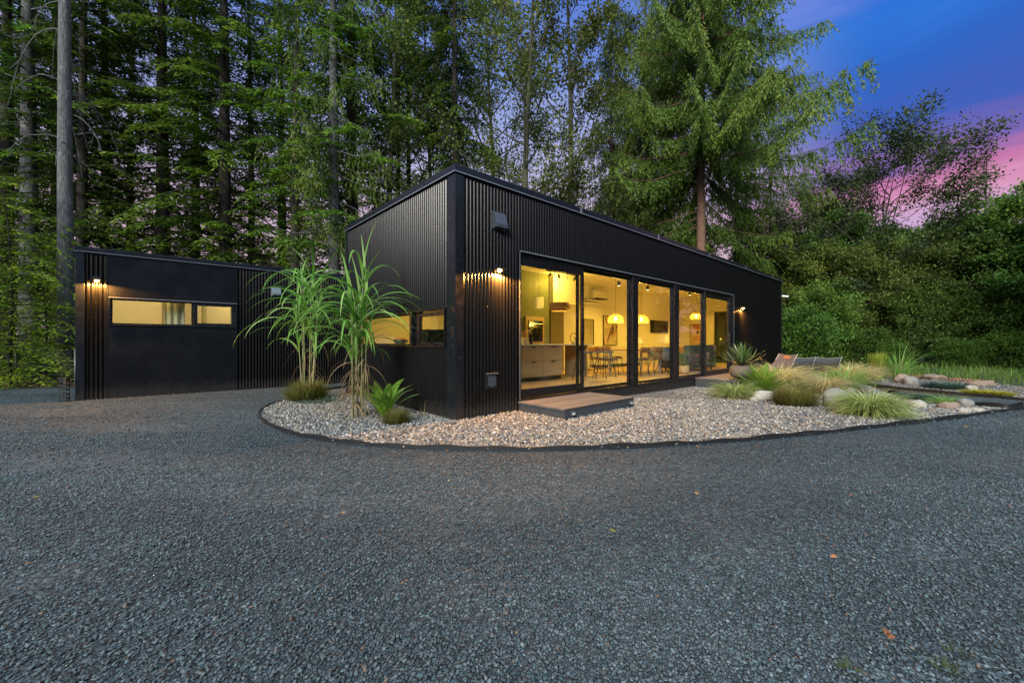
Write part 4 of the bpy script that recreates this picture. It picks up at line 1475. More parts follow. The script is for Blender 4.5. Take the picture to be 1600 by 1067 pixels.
def frame_pic(name, label, cat, s, w, z0, z1, back, fmat='dark_metal', v=None):
    t = thing(name, label, cat, HL(s, v if v else D_H - 0.155, z0), A_H)
    h = z1 - z0
    mb = MB()
    mb.box(0, 0.025, -0.03, 0, 0, h); mb.box(w - 0.025, w, -0.03, 0, 0, h)
    mb.box(0.025, w - 0.025, -0.03, 0, 0, 0.025); mb.box(0.025, w - 0.025, -0.03, 0, h - 0.025, h)
    mb.build('frame', fmat, t)
    o = MB().box(0.025, w - 0.025, -0.018, -0.002, 0.025, h - 0.025).build('picture', back, t)
    return t, o


frame_pic('floor_mirror', 'tall mirror with a thin dark rounded frame on the back wall', 'mirror', 8.50, 0.62, 1.08, 2.03, 'mirror_glass')
frame_pic('painting', 'tall abstract painting in brown and cream with a dark frame', 'painting', 9.72, 0.95, 1.04, 2.22, 'abstract_art')
tv = thing('television', 'wide black television on the wall behind the third pane', 'television', HL(13.3, D_H - 0.155, 1.60), A_H)
MB().box(0, 1.55, -0.06, 0, 0, 0.56).build('housing', 'dark_metal', tv, bevel=0.006)
MB().box(0.02, 1.53, -0.064, -0.0605, 0.02, 0.54).build('screen', 'tv_black', tv)
# art with shapes on the far wall
t = thing('art_print', 'framed print of a terracotta half disc above a black dot on the far wall', 'print', HL(L_H - 0.156, 2.75, 1.15), A_H + R(-90))
mb = MB()
w_, h_ = 0.95, 1.45
mb.box(0, 0.02, -0.03, 0, 0, h_); mb.box(w_ - 0.02, w_, -0.03, 0, 0, h_); mb.box(0.02, w_ - 0.02, -0.03, 0, 0, 0.02); mb.box(0.02, w_ - 0.02, -0.03, 0, h_ - 0.02, h_)
mb.build('frame', 'dark_metal', t)
MB().box(0.02, w_ - 0.02, -0.016, -0.002, 0.02, h_ - 0.02).build('sheet', 'paper_cream', t)
MB().prism([(w_ / 2 + 0.32 * math.cos(R(180 + a * 10)), h_ - 0.03 + 0.36 * math.sin(R(180 + a * 10))) for a in range(19)], -0.019, -0.0165).build('half_disc', 'paint_terracotta', t)
MB().prism([(w_ / 2 + 0.09 * math.cos(R(a * 18)), 0.85 + 0.09 * math.sin(R(a * 18))) for a in range(20)], -0.019, -0.0165).build('dot', 'paint_black', t)
MB().prism([(w_ / 2 + 0.33 * math.cos(R(a * 10)), 0.22 + 0.42 * math.sin(R(a * 10))) for a in range(19)], -0.019, -0.0165).build('arch', 'paint_pink', t)
t.location = HL(L_H - 0.156, 3.78, 1.08)
t.scale = (0.78, 1, 0.66)
# air conditioner
t = thing('air_conditioner', 'white wall air conditioner high on the back wall', 'air conditioner', HL(8.85, D_H - 0.155, 2.80), A_H)
MB().box(0, 0.95, -0.22, 0, 0, 0.32).build('housing', 'plastic_white', t, bevel=0.03)
MB().box(0.08, 0.87, -0.224, -0.1, -0.004, 0.03).build('louvre', 'dark_metal', t)
t = thing('wall_shelf', 'pair of pale staggered shelves below the air conditioner', 'shelf', HL(8.45, D_H - 0.155, 2.62), A_H)
MB().box(0, 1.1, -0.2, 0, 0.06, 0.12).build('board', 'white_paint', t)
MB().box(-0.2, 0.8, -0.2, 0, -0.04, 0.02).build('board', 'white_paint', t)
# low sideboard with lamps
sb = thing('sideboard', 'long white sideboard along the back wall behind the dining table', 'sideboard', HL(8.9, D_H - 0.62, 0.222), A_H)
MB().box(0, 3.4, 0, 0.44, 0.12, 0.78).build('carcass', 'white_paint', sb, bevel=0.004)
for k in range(4):
    MB().box(0.02 + 0.85 * k, 0.83 + 0.85 * k, -0.018, -0.0005, 0.14, 0.76).build('door', 'white_paint', sb)
for x in (0.1, 3.3):
    for y in (0.06, 0.38): MB().box(x - 0.02, x + 0.02, y - 0.02, y + 0.02, 0, 0.12).build('leg', 'oak_wood', sb)


def table_lamp(s, v, z, label):
    t = thing('table_lamp', label, 'table lamp', HL(s, v, z), A_H, 'small lit table lamps')
    MB().lathe([(0.05, 0), (0.055, 0.01), (0.03, 0.03), (0.012, 0.12)], 18).build('foot', 'ceramic_white', t, True)
    MB().lathe([(0.12, 0.12), (0.10, 0.30)], 24, cap=False).build('lamp_shade', 'shade_glow', t, True)
    point('bulb_light', (0, 0, 0.34), 4, WARM, 0.05, t)


table_lamp(12.0, D_H - 0.4, 1.003, 'small lit table lamp on the sideboard left of the television')
st2 = thing('side_table', 'low dark cabinet against the back wall behind the sofa', 'cabinet', HL(14.2, D_H - 0.60, 0.222), A_H)
MB().box(0, 1.4, 0, 0.42, 0.1, 0.72).build('carcass', 'oak_wood', st2, bevel=0.004)
for x in (0.08, 1.32): MB().box(x - 0.03, x + 0.03, 0.05, 0.37, 0, 0.1).build('leg', 'dark_metal', st2)
table_lamp(14.9, D_H - 0.4, 0.943, 'small lit table lamp beyond the sofa, behind the fourth pane')
# wing room: ceiling light
t = thing('ceiling_light', 'flat round ceiling light in the lit room of the low building', 'ceiling light', HL(WS0 + 1.1, WV + 0.75, HW - 0.401), A_H)
MB().lathe([(0.16, -0.045), (0.17, -0.04), (0.17, 0.0)], 28).build('housing', 'white_paint', t, True)
MB().lathe([(0.15, -0.052), (0.15, -0.0455)], 28).build('diffuser', 'spot_glow', t)
point('room_light', (0, 0, -0.11), 46, (1.0, 0.70, 0.27), 0.10, t)
t = thing('ceiling_light', 'small ceiling light deeper in the room behind the window band', 'ceiling light', HL(WS0 + 3.2, WV + 2.3, HW - 0.401), A_H)
MB().lathe([(0.07, -0.03), (0.07, 0.0)], 20).build('housing', 'white_paint', t, True)
MB().lathe([(0.05, -0.035), (0.05, -0.0305)], 20).build('diffuser', 'spot_glow', t)
point('room_light', (0, 0, -0.1), 40, (1.0, 0.70, 0.27), 0.06, t)
# things on the sill of the end wall window
t = thing('counter_appliance', 'dark box appliance standing inside the end wall window', 'appliance', HL(0.45, 1.55, 1.128), A_H)
MB().box(0, 0.35, 0, 0.5, 0, 0.30).build('body', 'appliance_black', t, bevel=0.01)
MB().box(0.02, 0.3, -0.02, -0.0005, 0.03, 0.27).build('door', 'tv_black', t)
cb = thing('kitchen_counter', 'birch kitchen counter along the end wall under the window band', 'counter', HL(0.152, 0.3, 0.222), A_H)
MB().box(0, 0.62, 0, 3.2, 0.0, 0.87).build('carcass', 'birch_cabinet', cb)
MB().box(-0.0, 0.65, -0.02, 3.22, 0.871, 0.905).build('counter_top', 'counter_white', cb)
t = thing('fruit_bowl', 'dark bowl of fruit inside the end wall window', 'bowl', HL(0.5, 2.75, 1.128), A_H)
MB().lathe([(0.06, 0), (0.13, 0.05), (0.16, 0.11), (0.15, 0.11), (0.10, 0.04)], 24).build('bowl', 'dark_metal', t, True)
mb = MB()
for k in range(6):
    m2 = MB().lathe([(0.002, -0.04), (0.03, -0.03), (0.042, 0), (0.03, 0.03), (0.002, 0.04)], 10, (0.07 * math.cos(k * 1.05), 0.07 * math.sin(k * 1.05), 0.11), cap=False)
    b = len(mb.v); mb.v += m2.v; mb.f += [tuple(b + i for i in f) for f in m2.f]
mb.build('fruit', 'pillow_orange', t, True)

# ------------------------------------------------------------------ camera, bollard, fence
t = thing('security_camera', 'small white security camera at the top right corner of the house', 'security camera', HL(16.36, -0.03, 3.08), A_H)
MB().lathe([(0.05, 0), (0.05, 0.03)], 16, (0, -0.03, 0)).build('mount', 'plastic_white', t, True)
M = Matrix.Translation((0.02, -0.12, 0.0)) @ Matrix.Rotation(R(100), 4, 'X') @ Matrix.Rotation(R(20), 4, 'Y')
m2 = MB().lathe([(0.035, -0.12), (0.042, -0.10), (0.042, 0.10), (0.03, 0.12)], 16)
m2.v = [tuple(M @ Vector(p)) for p in m2.v]
m2.build('housing', 'plastic_white', t, True)
MB().tube([(0, -0.03, 0.0), (0.01, -0.1, 0.0)], 0.014, 8).build('arm', 'plastic_white', t, True)

t = thing('bollard_light', 'short black slotted bollard light at the left corner of the low building', 'bollard light', at(101, 8.05), 0.3)
mb = MB()
mb.box(-0.06, 0.06, -0.06, 0.06, 0, 0.02)
for x in (-0.055, 0.045):
    for y in (-0.055, 0.045): mb.box(x, x + 0.01, y, y + 0.01, 0.02, 0.45)
mb.box(-0.06, 0.06, -0.06, 0.06, 0.45, 0.48)
mb.build('post', 'dark_metal', t)
mb = MB()
for k in range(5): mb.box(-0.0555, 0.0555, -0.0555, 0.0555, 0.06 + k * 0.085, 0.085 + k * 0.085)
mb.build('slats', 'dark_metal', t)


def wire_fence():
    p0, p1 = at(-60, 11.6), at(118, 10.6)
    d = p1 - p0
    ln = d.length
    t = thing('wire_fence', 'thin square mesh wire fence in the undergrowth left of the low building', 'wire fence', p0, math.atan2(d.y, d.x))
    for k in range(3): MB().tube([(ln * k / 2, 0, -0.05), (ln * k / 2, 0, 1.0)], 0.022, 8).build('post', 'wire', t, True)
    mb = MB()
    n = int(ln / 0.10)
    for i in range(n + 1): mb.box(i * 0.1 - 0.0014, i * 0.1 + 0.0014, -0.0014, 0.0014, 0.02, 0.98)
    for j in range(11): mb.box(0, ln, 0.002, 0.0045, 0.02 + j * 0.096 - 0.0014, 0.02 + j * 0.096 + 0.0014)
    mb.build('mesh_panel', 'wire', t)


wire_fence()

# ------------------------------------------------------------------ decks
def deck(name, label, s0, s1, v0, v1, zt, z0, lights):
    t = thing(name, label, 'deck', HL(s0, v0, 0), A_H)
    w, d = s1 - s0, v1 - v0
    MB().box(0, w, 0, d, zt - 0.028, zt).build('boards', 'deck_boards', t, bevel=0.003)
    mb = MB()
    mb.box(0.01, w - 0.01, 0.01, 0.04, z0, zt - 0.0285); mb.box(0.01, w - 0.01, d - 0.04, d - 0.01, z0, zt - 0.0285)
    mb.box(0.01, 0.035, 0.04, d - 0.04, z0, zt - 0.0285); mb.box(w - 0.035, w - 0.01, 0.04, d - 0.04, z0, zt - 0.0285)
    mb.build('fascia', 'deck_side', t)
    for a in lights:
        f = MB().box(a - 0.05, a + 0.05, -0.022, 0.009, zt - 0.12, zt - 0.04).build('step_light', 'vent_metal', t, bevel=0.006)
        MB().box(a - 0.035, a + 0.035, -0.026, -0.0225, zt - 0.105, zt - 0.07).build('lens', 'lens_clear', f)
    return t


deck('deck_step', 'low grey board deck in front of the first sliding door', 1.24, 3.17, -1.06, -0.033, 0.186, -0.10, (0.18, 1.80))
deck('patio_deck', 'board patio deck at the far end of the windows behind the plants', 8.05, 13.6, -1.62, -0.033, 0.18, -0.2, ())

# ================================================================== trees


def bend_path(p, d, L, n, rs, up=0.0, wob=0.15):
    pts = [Vector(p)]
    d = Vector(d).normalized()
    for i in range(n):
        d = (d + Vector((rs.uniform(-wob, wob), rs.uniform(-wob, wob), rs.uniform(-wob, wob) + up))).normalized()
        pts.append(pts[-1] + d * L / n)
    return pts


def trunk_pts(H, rs, wob=0.10, lean=(0, 0), n=14):
    pts = []
    ax, ay = rs.uniform(0, 6), rs.uniform(0, 6)
    for i in range(n + 1):
        t = i / n
        pts.append(Vector((wob * math.sin(ax + t * 4) * t + lean[0] * t, wob * math.sin(ay + t * 5) * t + lean[1] * t, -0.15 + (H + 0.15) * t)))
    return pts


def on_path(pts, t):
    x = t * (len(pts) - 1)
    i = min(int(x), len(pts) - 2)
    return pts[i].lerp(pts[i + 1], x - i)


def conifer(name, seed, H, r0, cb, Rc, bark, leaf, style='hemlock', dead=0, spacing=0.30, ll=(0.10, 0.17), lw=0.040, dens=1.0, top_pow=0.75, dead_curl=False, twig_len=0.34, lean=(0, 0), dead_z=(0.15, 0.9), skip=0.0, clear=None):
    rs = random.Random(seed)
    ra = np.random.default_rng(seed)
    t = thing(name, 'x', 'tree', (0, 0, -500))
    mb = MB()
    tp = trunk_pts(H, rs, 0.12, lean)
    rad = [r0 * (1.25 if i == 0 else 1) * max(0.04, (1 - i / (len(tp) - 1)) ** 0.85) for i in range(len(tp))]
    mb.tube(tp, rad, 14)
    LV, LR = [], []
    z = cb
    while z < H * 0.985:
        f = (z - cb) / (H - cb)
        k = rs.choice((2, 3, 3, 4)) + (Rc > 7) if H > 6 else rs.choice((3, 4))
        a0 = rs.uniform(0, 6.28)
        for j in range(k):
            if rs.random() < skip: continue
            az = a0 + j * 6.283 / k + rs.uniform(-0.4, 0.4)
            if clear and z < clear[1] and math.cos(az - clear[0]) > 0.15: continue
            L = Rc * ((1 - f) ** top_pow * 0.92 + 0.08) * rs.uniform(0.55, 1.1) * (0.75 + 0.25 * min(1, f * 8))
            base = on_path(tp, (z + 0.15) / (H + 0.15))
            n = 9
            rise = rs.uniform(0.05, 0.30) if style != 'cedar' else rs.uniform(-0.05, 0.25)
            drp = rs.uniform(0.25, 0.6) if style != 'cedar' else rs.uniform(0.35, 0.75)
            if style == 'cedar':
                path = [(tt, rise * tt * 0.6 - drp * tt ** 1.2 + 0.34 * tt ** 3) for tt in np.linspace(0, 1, n)]
            else:
                path = [(tt, rise * tt - drp * tt * tt) for tt in np.linspace(0, 1, n)]
            cz = rs.uniform(-0.3, 0.3)
            pts = [Vector((base.x + math.cos(az + cz * tt) * L * tt, base.y + math.sin(az + cz * tt) * L * tt, base.z + zz * L)) for tt, zz in path]
            br = max(0.008, rad[0] * 0.10 * (L / Rc) + 0.006)
            mb.tube(pts[::2], [br * (1 - 0.8 * i / 4) for i in range(5)], 5, False)
            P = np.array([tuple(p) for p in pts])
            # twigs
            nt_ = max(6, int(L / 0.085 * dens))
            tt = np.sort(ra.uniform(0.10, 1.0, nt_))
            xi = tt * (n - 1); ii = np.minimum(xi.astype(int), n - 2)
            B = P[ii] + (P[ii + 1] - P[ii]) * (xi - ii)[:, None]
            D = norm(P[ii + 1] - P[ii])
            side = np.where(np.arange(nt_) % 2 == 0, 1, -1)[:, None] * ra.uniform(0.5, 1.1, nt_)[:, None]
            S = norm(np.cross(D, [0, 0, 1.0]))
            if style == 'cedar':
                TD = norm(D * 0.35 + S * side * 0.55 + np.array([0, 0, -1.0]) * ra.uniform(0.5, 1.5, nt_)[:, None])
                TL = twig_len * (0.5 + ra.random(nt_) * 0.9) * min(1.3, L / 2 + 0.3)
            else:
                TD = norm(D * 0.75 + S * side + np.array([0, 0, -1.0]) * ra.uniform(0.0, 0.35, nt_)[:, None])
                TL = twig_len * (0.45 + ra.random(nt_) * 0.75) * np.sqrt(np.clip(1.15 - tt, 0.1, 1)) * min(1.5, L / 2.2 + 0.25)
            m = np.maximum(3, (TL / 0.05).astype(int))
            idx = np.repeat(np.arange(nt_), m)
            loc = np.concatenate([(np.arange(q) + 0.3) / q for q in m])
            gone = ra.random(len(idx)) < 0.12
            idx, loc = idx[~gone], loc[~gone]
            sg = np.where(ra.random(len(idx)) < 0.5, 1, -1)[:, None]
            tdir = TD[idx]
            droop = np.array([0, 0, -1.0]) * (loc ** 2 * (0.25 if style != 'cedar' else 0.45))[:, None]
            LP = B[idx] + tdir * (TL[idx] * loc)[:, None] + droop * TL[idx][:, None]
            sv = norm(np.cross(tdir, ra.normal(0, 0.25, (len(idx), 3)) + [0, 0, 1.0]))
            if style == 'cedar':
                LD = norm(tdir * 0.7 + sv * sg * 0.55 + ra.normal(0, 0.3, (len(idx), 3)) + np.array([0, 0, -0.5]))
                SS = ra.normal(0, 1, (len(idx), 3))
            else:
                LD = norm(tdir * 0.7 + sv * sg * 0.75 + np.array([0, 0, -0.15]))
                SS = np.cross(LD, ra.normal(0, 0.35, (len(idx), 3)) + [0, 0, 1.0])
            n3 = len(idx)
            Lf = ra.uniform(ll[0], ll[1], n3)
            LV.append(leaf_quads(LP, LD, SS, Lf, Lf * 0 + lw * ra.uniform(0.7, 1.3, n3)))
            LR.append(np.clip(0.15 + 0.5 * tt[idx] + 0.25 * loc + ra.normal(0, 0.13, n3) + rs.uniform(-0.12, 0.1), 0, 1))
        z += spacing * rs.uniform(0.6, 1.4)
    for k in range(dead):
        zz = rs.uniform(*dead_z) * (cb if cb > 3 else H * 0.4)
        az = rs.uniform(0, 6.28)
        b = on_path(tp, (zz + 0.15) / (H + 0.15))
        L = rs.uniform(0.7, 2.2)
        pts = []
        cur = rs.uniform(0.7, 1.2) if dead_curl else rs.uniform(0.05, 0.4)
        for q in range(8):
            tt = q / 7
            pts.append(b + Vector((math.cos(az) * L * tt * (1 - 0.25 * tt * dead_curl), math.sin(az) * L * tt, L * (0.35 * tt - cur * tt * tt + rs.uniform(-0.02, 0.02)))))
        mb.tube(pts, [0.018 * (1 - 0.8 * q / 7) + 0.003 for q in range(8)], 5, False)
        for w in range(3):
            q = rs.randint(2, 6)
            d = Vector((rs.uniform(-1, 1), rs.uniform(-1, 1), rs.uniform(-1.0, 0.1)))
            mb.tube(bend_path(pts[q], d, rs.uniform(0.2, 0.6), 3, rs, -0.1, 0.2), [0.007, 0.005, 0.004, 0.002], 4, False)
    mb.build('trunk', bark, t, True)
    if LV:
        V = np.concatenate(LV)
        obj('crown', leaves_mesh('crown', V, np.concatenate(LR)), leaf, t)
    return t


def grow(mb, p, d, L, r, lvl, rs, tips, up=0.06, split=3, wob=0.18, shrink=0.68, spread=0.8):
    n = 5
    pts = bend_path(p, d, L, n, rs, up * 0.2, wob * 0.5)
    mb.tube(pts, [r * (1 - 0.45 * i / n) for i in range(n + 1)], 7 if r > 0.03 else 4, False)
    if lvl == 0:
        for q in pts[1:]: tips.append((q, L))
        return
    if lvl <= 1:
        for q in pts[2:]: tips.append((q, L))
    dirn = (pts[-1] - pts[-2]).normalized()
    for k in range(split):
        t = rs.uniform(0.35, 1.0) if k else 1.0
        b = on_path(pts, t)
        off = Vector((rs.uniform(-1, 1), rs.uniform(-1, 1), rs.uniform(-0.5, 0.8))) * spread
        nd = (dirn + off * (0.55 if k == 0 else 1)).normalized()
        nd.z += up
        grow(mb, b, nd, L * shrink * rs.uniform(0.75, 1.15), r * 0.55, lvl - 1, rs, tips, up, split, wob, shrink, spread)


def leafcloud(ra, C, per, sig, ls, droop=0.0):
    C = np.asarray(C)
    n = len(C) * per
    c = np.repeat(C, per, 0)
    off = ra.normal(0, 1, (n, 3)) * np.array([sig, sig, sig * 0.6])
    P = c + off
    D = norm(ra.normal(0, 1, (n, 3)) + [0, 0, -droop])
    Nrm = norm(ra.normal(0, 0.55, (n, 3)) + [0, 0, 1.0])
    S = np.cross(D, Nrm)
    L = ra.uniform(ls * 0.7, ls * 1.3, n)
    r = np.clip(np.repeat(ra.normal(0.5, 0.17, len(C)), per) + ra.normal(0, 0.15, n) + off[:, 2] / sig * 0.06, 0, 1)
    return leaf_quads(P, D, S, L, L * 0.62, 0.12), r


def alder(name, seed, H, r0, cb, Rc, leaf='leaves_alder', per=11, ls=0.11, sig=0.28, lean=(0, 0), bark='bark_alder', limbs=26, up=0.18, ang=(0.35, 0.9)):
    rs = random.Random(seed)
    ra = np.random.default_rng(seed)
    t = thing(name, 'x', 'tree', (0, 0, -500))
    mb = MB()
    tp = trunk_pts(H, rs, 0.35, lean, 16)
    mb.tube(tp, [r0 * (1.2 if i == 0 else 1) * max(0.06, (1 - i / 16) ** 0.9) for i in range(17)], 12)
    tips = []
    for k in range(limbs):
        f = (k + rs.random()) / limbs
        z = cb + (H * 0.98 - cb) * f
        b = on_path(tp, (z + 0.15) / (H + 0.15))
        az = k * 2.4 + rs.uniform(-0.5, 0.5)
        e_ = rs.uniform(*ang)
        L = Rc * (0.45 + 0.55 * math.sin(math.pi * min(1, 0.18 + f * 0.85))) * rs.uniform(0.4, 0.75)
        grow(mb, b, (math.cos(az), math.sin(az), e_), L, r0 * 0.22 * (1 - 0.6 * f) + 0.008, 2, rs, tips, up, 3, 0.3, 0.62)
    mb.build('trunk', bark, t, True)
    C = [tuple(p) for p, L in tips]
    V, r = leafcloud(ra, C, per, sig, ls, 0.1)
    obj('crown', leaves_mesh('crown', V, r), leaf, t)
    return t


def broadleaf(name, seed, H, Rc, leaf='leaves_broad', n_cl=220, per=60, ls=0.12, trunk_r=0.13, bark='bark_alder', base=0.1, flat=1.0, stems=3):
    """a dense crown whose leaf clusters sit on branching limbs down to the ground"""
    rs = random.Random(seed)
    ra = np.random.default_rng(seed)
    t = thing(name, 'x', 'tree', (0, 0, -500))
    mb = MB()
    tips = []
    for s_ in range(stems):
        az = s_ * 6.28 / stems + rs.random()
        top = H * rs.uniform(0.7, 1.0)
        tp = trunk_pts(top, rs, 0.3, (math.cos(az) * Rc * 0.35 * (stems > 1), math.sin(az) * Rc * 0.35 * (stems > 1)), 10)
        mb.tube(tp, [trunk_r * max(0.08, 1 - i / 10) for i in range(11)], 8)
        for k in range(18):
            f = base + (1 - base) * (k + rs.random()) / 18
            b = on_path(tp, f)
            a2 = k * 2.4 + rs.random()
            prof = math.sqrt(max(0.05, 1 - (2 * f - 0.85) ** 2 * 0.75))
            grow(mb, b, (math.cos(a2), math.sin(a2), rs.uniform(-0.1, 0.7)), Rc * 0.42 * prof * rs.uniform(0.6, 1.1), trunk_r * 0.25, 2, rs, tips, 0.05, 3, 0.3, 0.7)
    mb.build('trunk', bark, t, True)
    rs.shuffle(tips)
    C = [tuple(p) for p, L in tips[:n_cl * 3]]
    V, r = leafcloud(ra, C, max(4, int(per / 3)), 0.24 * flat, ls, 0.2)
    obj('crown', leaves_mesh('crown', V, r), leaf, t)
    return t


PROTO = {}
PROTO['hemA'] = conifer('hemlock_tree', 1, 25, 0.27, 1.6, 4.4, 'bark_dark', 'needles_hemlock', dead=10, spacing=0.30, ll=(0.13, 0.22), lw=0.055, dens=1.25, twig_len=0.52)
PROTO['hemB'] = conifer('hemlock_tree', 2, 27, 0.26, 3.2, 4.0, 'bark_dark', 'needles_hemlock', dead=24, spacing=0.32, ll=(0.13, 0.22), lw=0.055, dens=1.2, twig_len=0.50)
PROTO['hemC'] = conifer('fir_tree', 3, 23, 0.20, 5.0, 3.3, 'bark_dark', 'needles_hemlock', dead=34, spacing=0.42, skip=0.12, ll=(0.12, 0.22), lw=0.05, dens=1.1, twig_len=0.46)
PROTO['young'] = conifer('young_hemlock', 4, 6.5, 0.06, 0.35, 2.2, 'bark_dark', 'needles_bright', spacing=0.17, ll=(0.08, 0.14), lw=0.034, top_pow=0.8, dens=1.1)
PROTO['lowb'] = conifer('young_hemlock', 14, 5.0, 0.05, 0.3, 2.4, 'bark_dark', 'needles_bright', spacing=0.15, ll=(0.08, 0.13), lw=0.032, top_pow=0.6, dens=1.1)
PROTO['grey'] = conifer('grey_fir_tree', 5, 24, 0.205, 10.5, 2.2, 'bark_grey', 'needles_hemlock', dead=13, dead_curl=True, dead_z=(0.56, 0.92), spacing=0.45)
PROTO['grey2'] = conifer('grey_fir_tree', 6, 26, 0.33, 8.5, 3.6, 'bark_grey', 'needles_hemlock', dead=12, dead_z=(0.3, 0.95), spacing=0.38, ll=(0.13, 0.22), lw=0.05, twig_len=0.5)
PROTO['cedar'] = conifer('cedar_tree', 7, 27, 0.29, 7.4, 7.6, 'bark_red', 'needles_cedar', 'cedar', spacing=0.27, ll=(0.12, 0.24), lw=0.055, dens=1.9, twig_len=0.50, top_pow=0.50, dead=6, clear=(-1.571 - 0.7, 10.8), skip=0.14)
PROTO['cedarB'] = conifer('cedar_tree', 8, 22, 0.24, 4.2, 2.9, 'bark_grey', 'needles_cedar', 'cedar', spacing=0.34, ll=(0.09, 0.18), lw=0.035, dens=1.5, twig_len=0.42, dead=16, dead_curl=True, dead_z=(0.4, 1.0), skip=0.15)
PROTO['cedarC'] = conifer('cedar_tree', 9, 24, 0.26, 2.4, 4.4, 'bark_dark', 'needles_cedar', 'cedar', spacing=0.40, ll=(0.11, 0.22), lw=0.045, dens=1.7, twig_len=0.42, dead=6, skip=0.1)
PROTO['alderA'] = alder('alder_tree', 21, 23, 0.20, 4.0, 4.4, per=9, ls=0.14, sig=0.26, limbs=34, up=0.24, ang=(0.5, 1.2))
PROTO['alderB'] = alder('alder_tree', 22, 21, 0.16, 3.0, 3.6, per=9, ls=0.14, sig=0.26, limbs=30, up=0.24, ang=(0.5, 1.2))
PROTO['lean'] = alder('leaning_alder', 23, 9.5, 0.13, 1.2, 5.4, 'leaves_backlit', per=19, ls=0.12, sig=0.24, lean=(1.6, 0.0), limbs=30, up=0.10)
PROTO['broadA'] = broadleaf('maple_tree', 31, 9.0, 4.4, 'leaves_broad', 520, 75, 0.17, 0.15, stems=4)
PROTO['broadC'] = broadleaf('maple_tree', 37, 7.5, 3.6, 'leaves_alder', 420, 66, 0.13, 0.12, stems=3)
PROTO['broadB'] = broadleaf('alder_thicket', 32, 5.5, 3.2, 'leaves_broad', 380, 60, 0.13, 0.09, stems=4)
PROTO['shrub'] = broadleaf('salmonberry_bush', 33, 2.6, 2.0, 'leaves_shrub', 200, 54, 0.10, 0.03, stems=5, flat=0.8)
PROTO['spruce'] = conifer('spruce_tree', 35, 14, 0.16, 1.0, 2.4, 'bark_dark', 'needles_hemlock', spacing=0.26)
USED = set()


def plant(kind, px, Y, rz, scale, label, group=None, cat='tree', dz=0.0):
    p = at(px, Y)
    p.z = zg(p.x, p.y) - 0.03 + dz
    pr = PROTO[kind]
    sc = scale if hasattr(scale, '__len__') else (scale,) * 3
    if kind not in USED:
        USED.add(kind)
        pr.location = p
        pr.rotation_euler = (0, 0, rz)
        pr.scale = sc
        pr['label'] = label
        pr['category'] = cat
        if group: pr['group'] = group
        return pr
    o = dup(pr, p, rz, label, group, sc)
    o['category'] = cat
    if not group and 'group' in o: del o['group']
    return o


gF = 'conifers of the forest behind the buildings'
plant('grey', 104, 12.0, 0.6, (0.98, 0.98, 1.18), 'tall straight grey trunk with curled dead branches beside the left corner of the low building')
plant('grey2', 46, 14.5, 2.1, 0.92, 'thick grey trunk at the far left, behind the bright low branches', gF)
plant('hemA', 8, 15.5, 0.3, 1.0, 'dark hemlock cut by the left edge of the picture', gF)
plant('hemB', 128, 14.8, 1.2, 0.8, 'slim dark trunk just right of the grey trunk with curled dead branches', gF)
plant('hemC', 163, 16.5, 2.2, 1.0, 'dark conifer behind the lamp end of the low building', gF)
plant('hemA', 256, 17.0, 3.1, 1.1, 'thick dark conifer above the middle of the low lit window', gF)
plant('hemB', 352, 16.5, 4.0, 1.05, 'thick mossy trunk above the right end of the low building windows', gF)
plant('hemC', 392, 18.5, 0.9, 0.95, 'slender dark conifer left of the tall grass tops', gF)
plant('hemC', 205, 21, 5.2, 1.05, 'dark conifer deep in the forest between two thick trunks', gF)
plant('hemA', 305, 22.5, 0.2, 1.0, 'dark conifer set back between the two thickest dark trunks', gF)
plant('hemB', 90, 20, 2.8, 1.05, 'dark conifer behind the pair of grey trunks', gF)
plant('hemA', 440, 21, 1.1, 1.0, 'dark conifer above the left tall grass', gF)
plant('hemC', -30, 18, 1.7, 1.1, 'dark conifer at the left edge, deeper in the forest', gF)
plant('cedarB', 521, 15.7, 0.4, (1.0, 1.0, 1.2), 'cedar with a pale grey lower trunk and hanging light green sprays left of the house', gF)
plant('hemB', 551, 17.0, 2.0, 1.1, 'reddish brown trunk just left of the tall end of the house', gF)
plant('hemC', 462, 16.2, 3.6, 1.0, 'feathery conifer between the low building and the pale trunk', gF)
plant('alderB', 607, 17.5, 1.0, 1.05, 'thin pale alder above the sloping roof edge of the house end', gF)
plant('alderA', 640, 20.5, 2.5, 0.95, 'slim alder behind the end of the house, right of the paler one', gF)
plant('hemC', 622, 19.5, 3.3, (0.8, 0.8, 1.1), 'dark slender conifer between the two thin alders', gF)
plant('hemA', 712, 18.0, 1.5, (0.72, 0.72, 1.1), 'dense dark conifer rising straight above the near corner of the house', gF)
plant('alderB', 672, 22, 5.0, 1.05, 'slim alder between the thin pair and the dense dark conifer', gF)
plant('alderA', 823, 17.8, 4.2, 1.0, 'alder with a straight mossy trunk and sparse leaves above the near end of the roof', 'alders behind the house')
plant('alderB', 887, 18.6, 5.5, 1.1, 'alder with a forked trunk standing right of its taller neighbour behind the roof', 'alders behind the house')
plant('alderA', 770, 24, 0.5, 1.05, 'leafy alder behind the dense dark conifer', 'alders behind the house')
plant('cedarC', 955, 23.5, 0.8, (0.8, 0.8, 1.0), 'narrow dark cedar left of the large drooping cedar', gF)
plant('cedar', 1096, 22.0, 0.7, 1.0, 'large drooping cedar with a red brown trunk above the middle of the roof')
plant('cedarC', 1010, 26, 2.4, 1.0, 'cedar crown behind the left half of the large drooping cedar', gF)
plant('alderB', 985, 24, 3.0, 0.95, 'alder mixed into the left side of the large cedar', 'alders behind the house')
plant('cedarC', 1205, 27.0, 4.4, 0.62, 'shorter cedar under the right branches of the large drooping cedar', gF)
gR = 'broadleaf trees beyond the lawn'
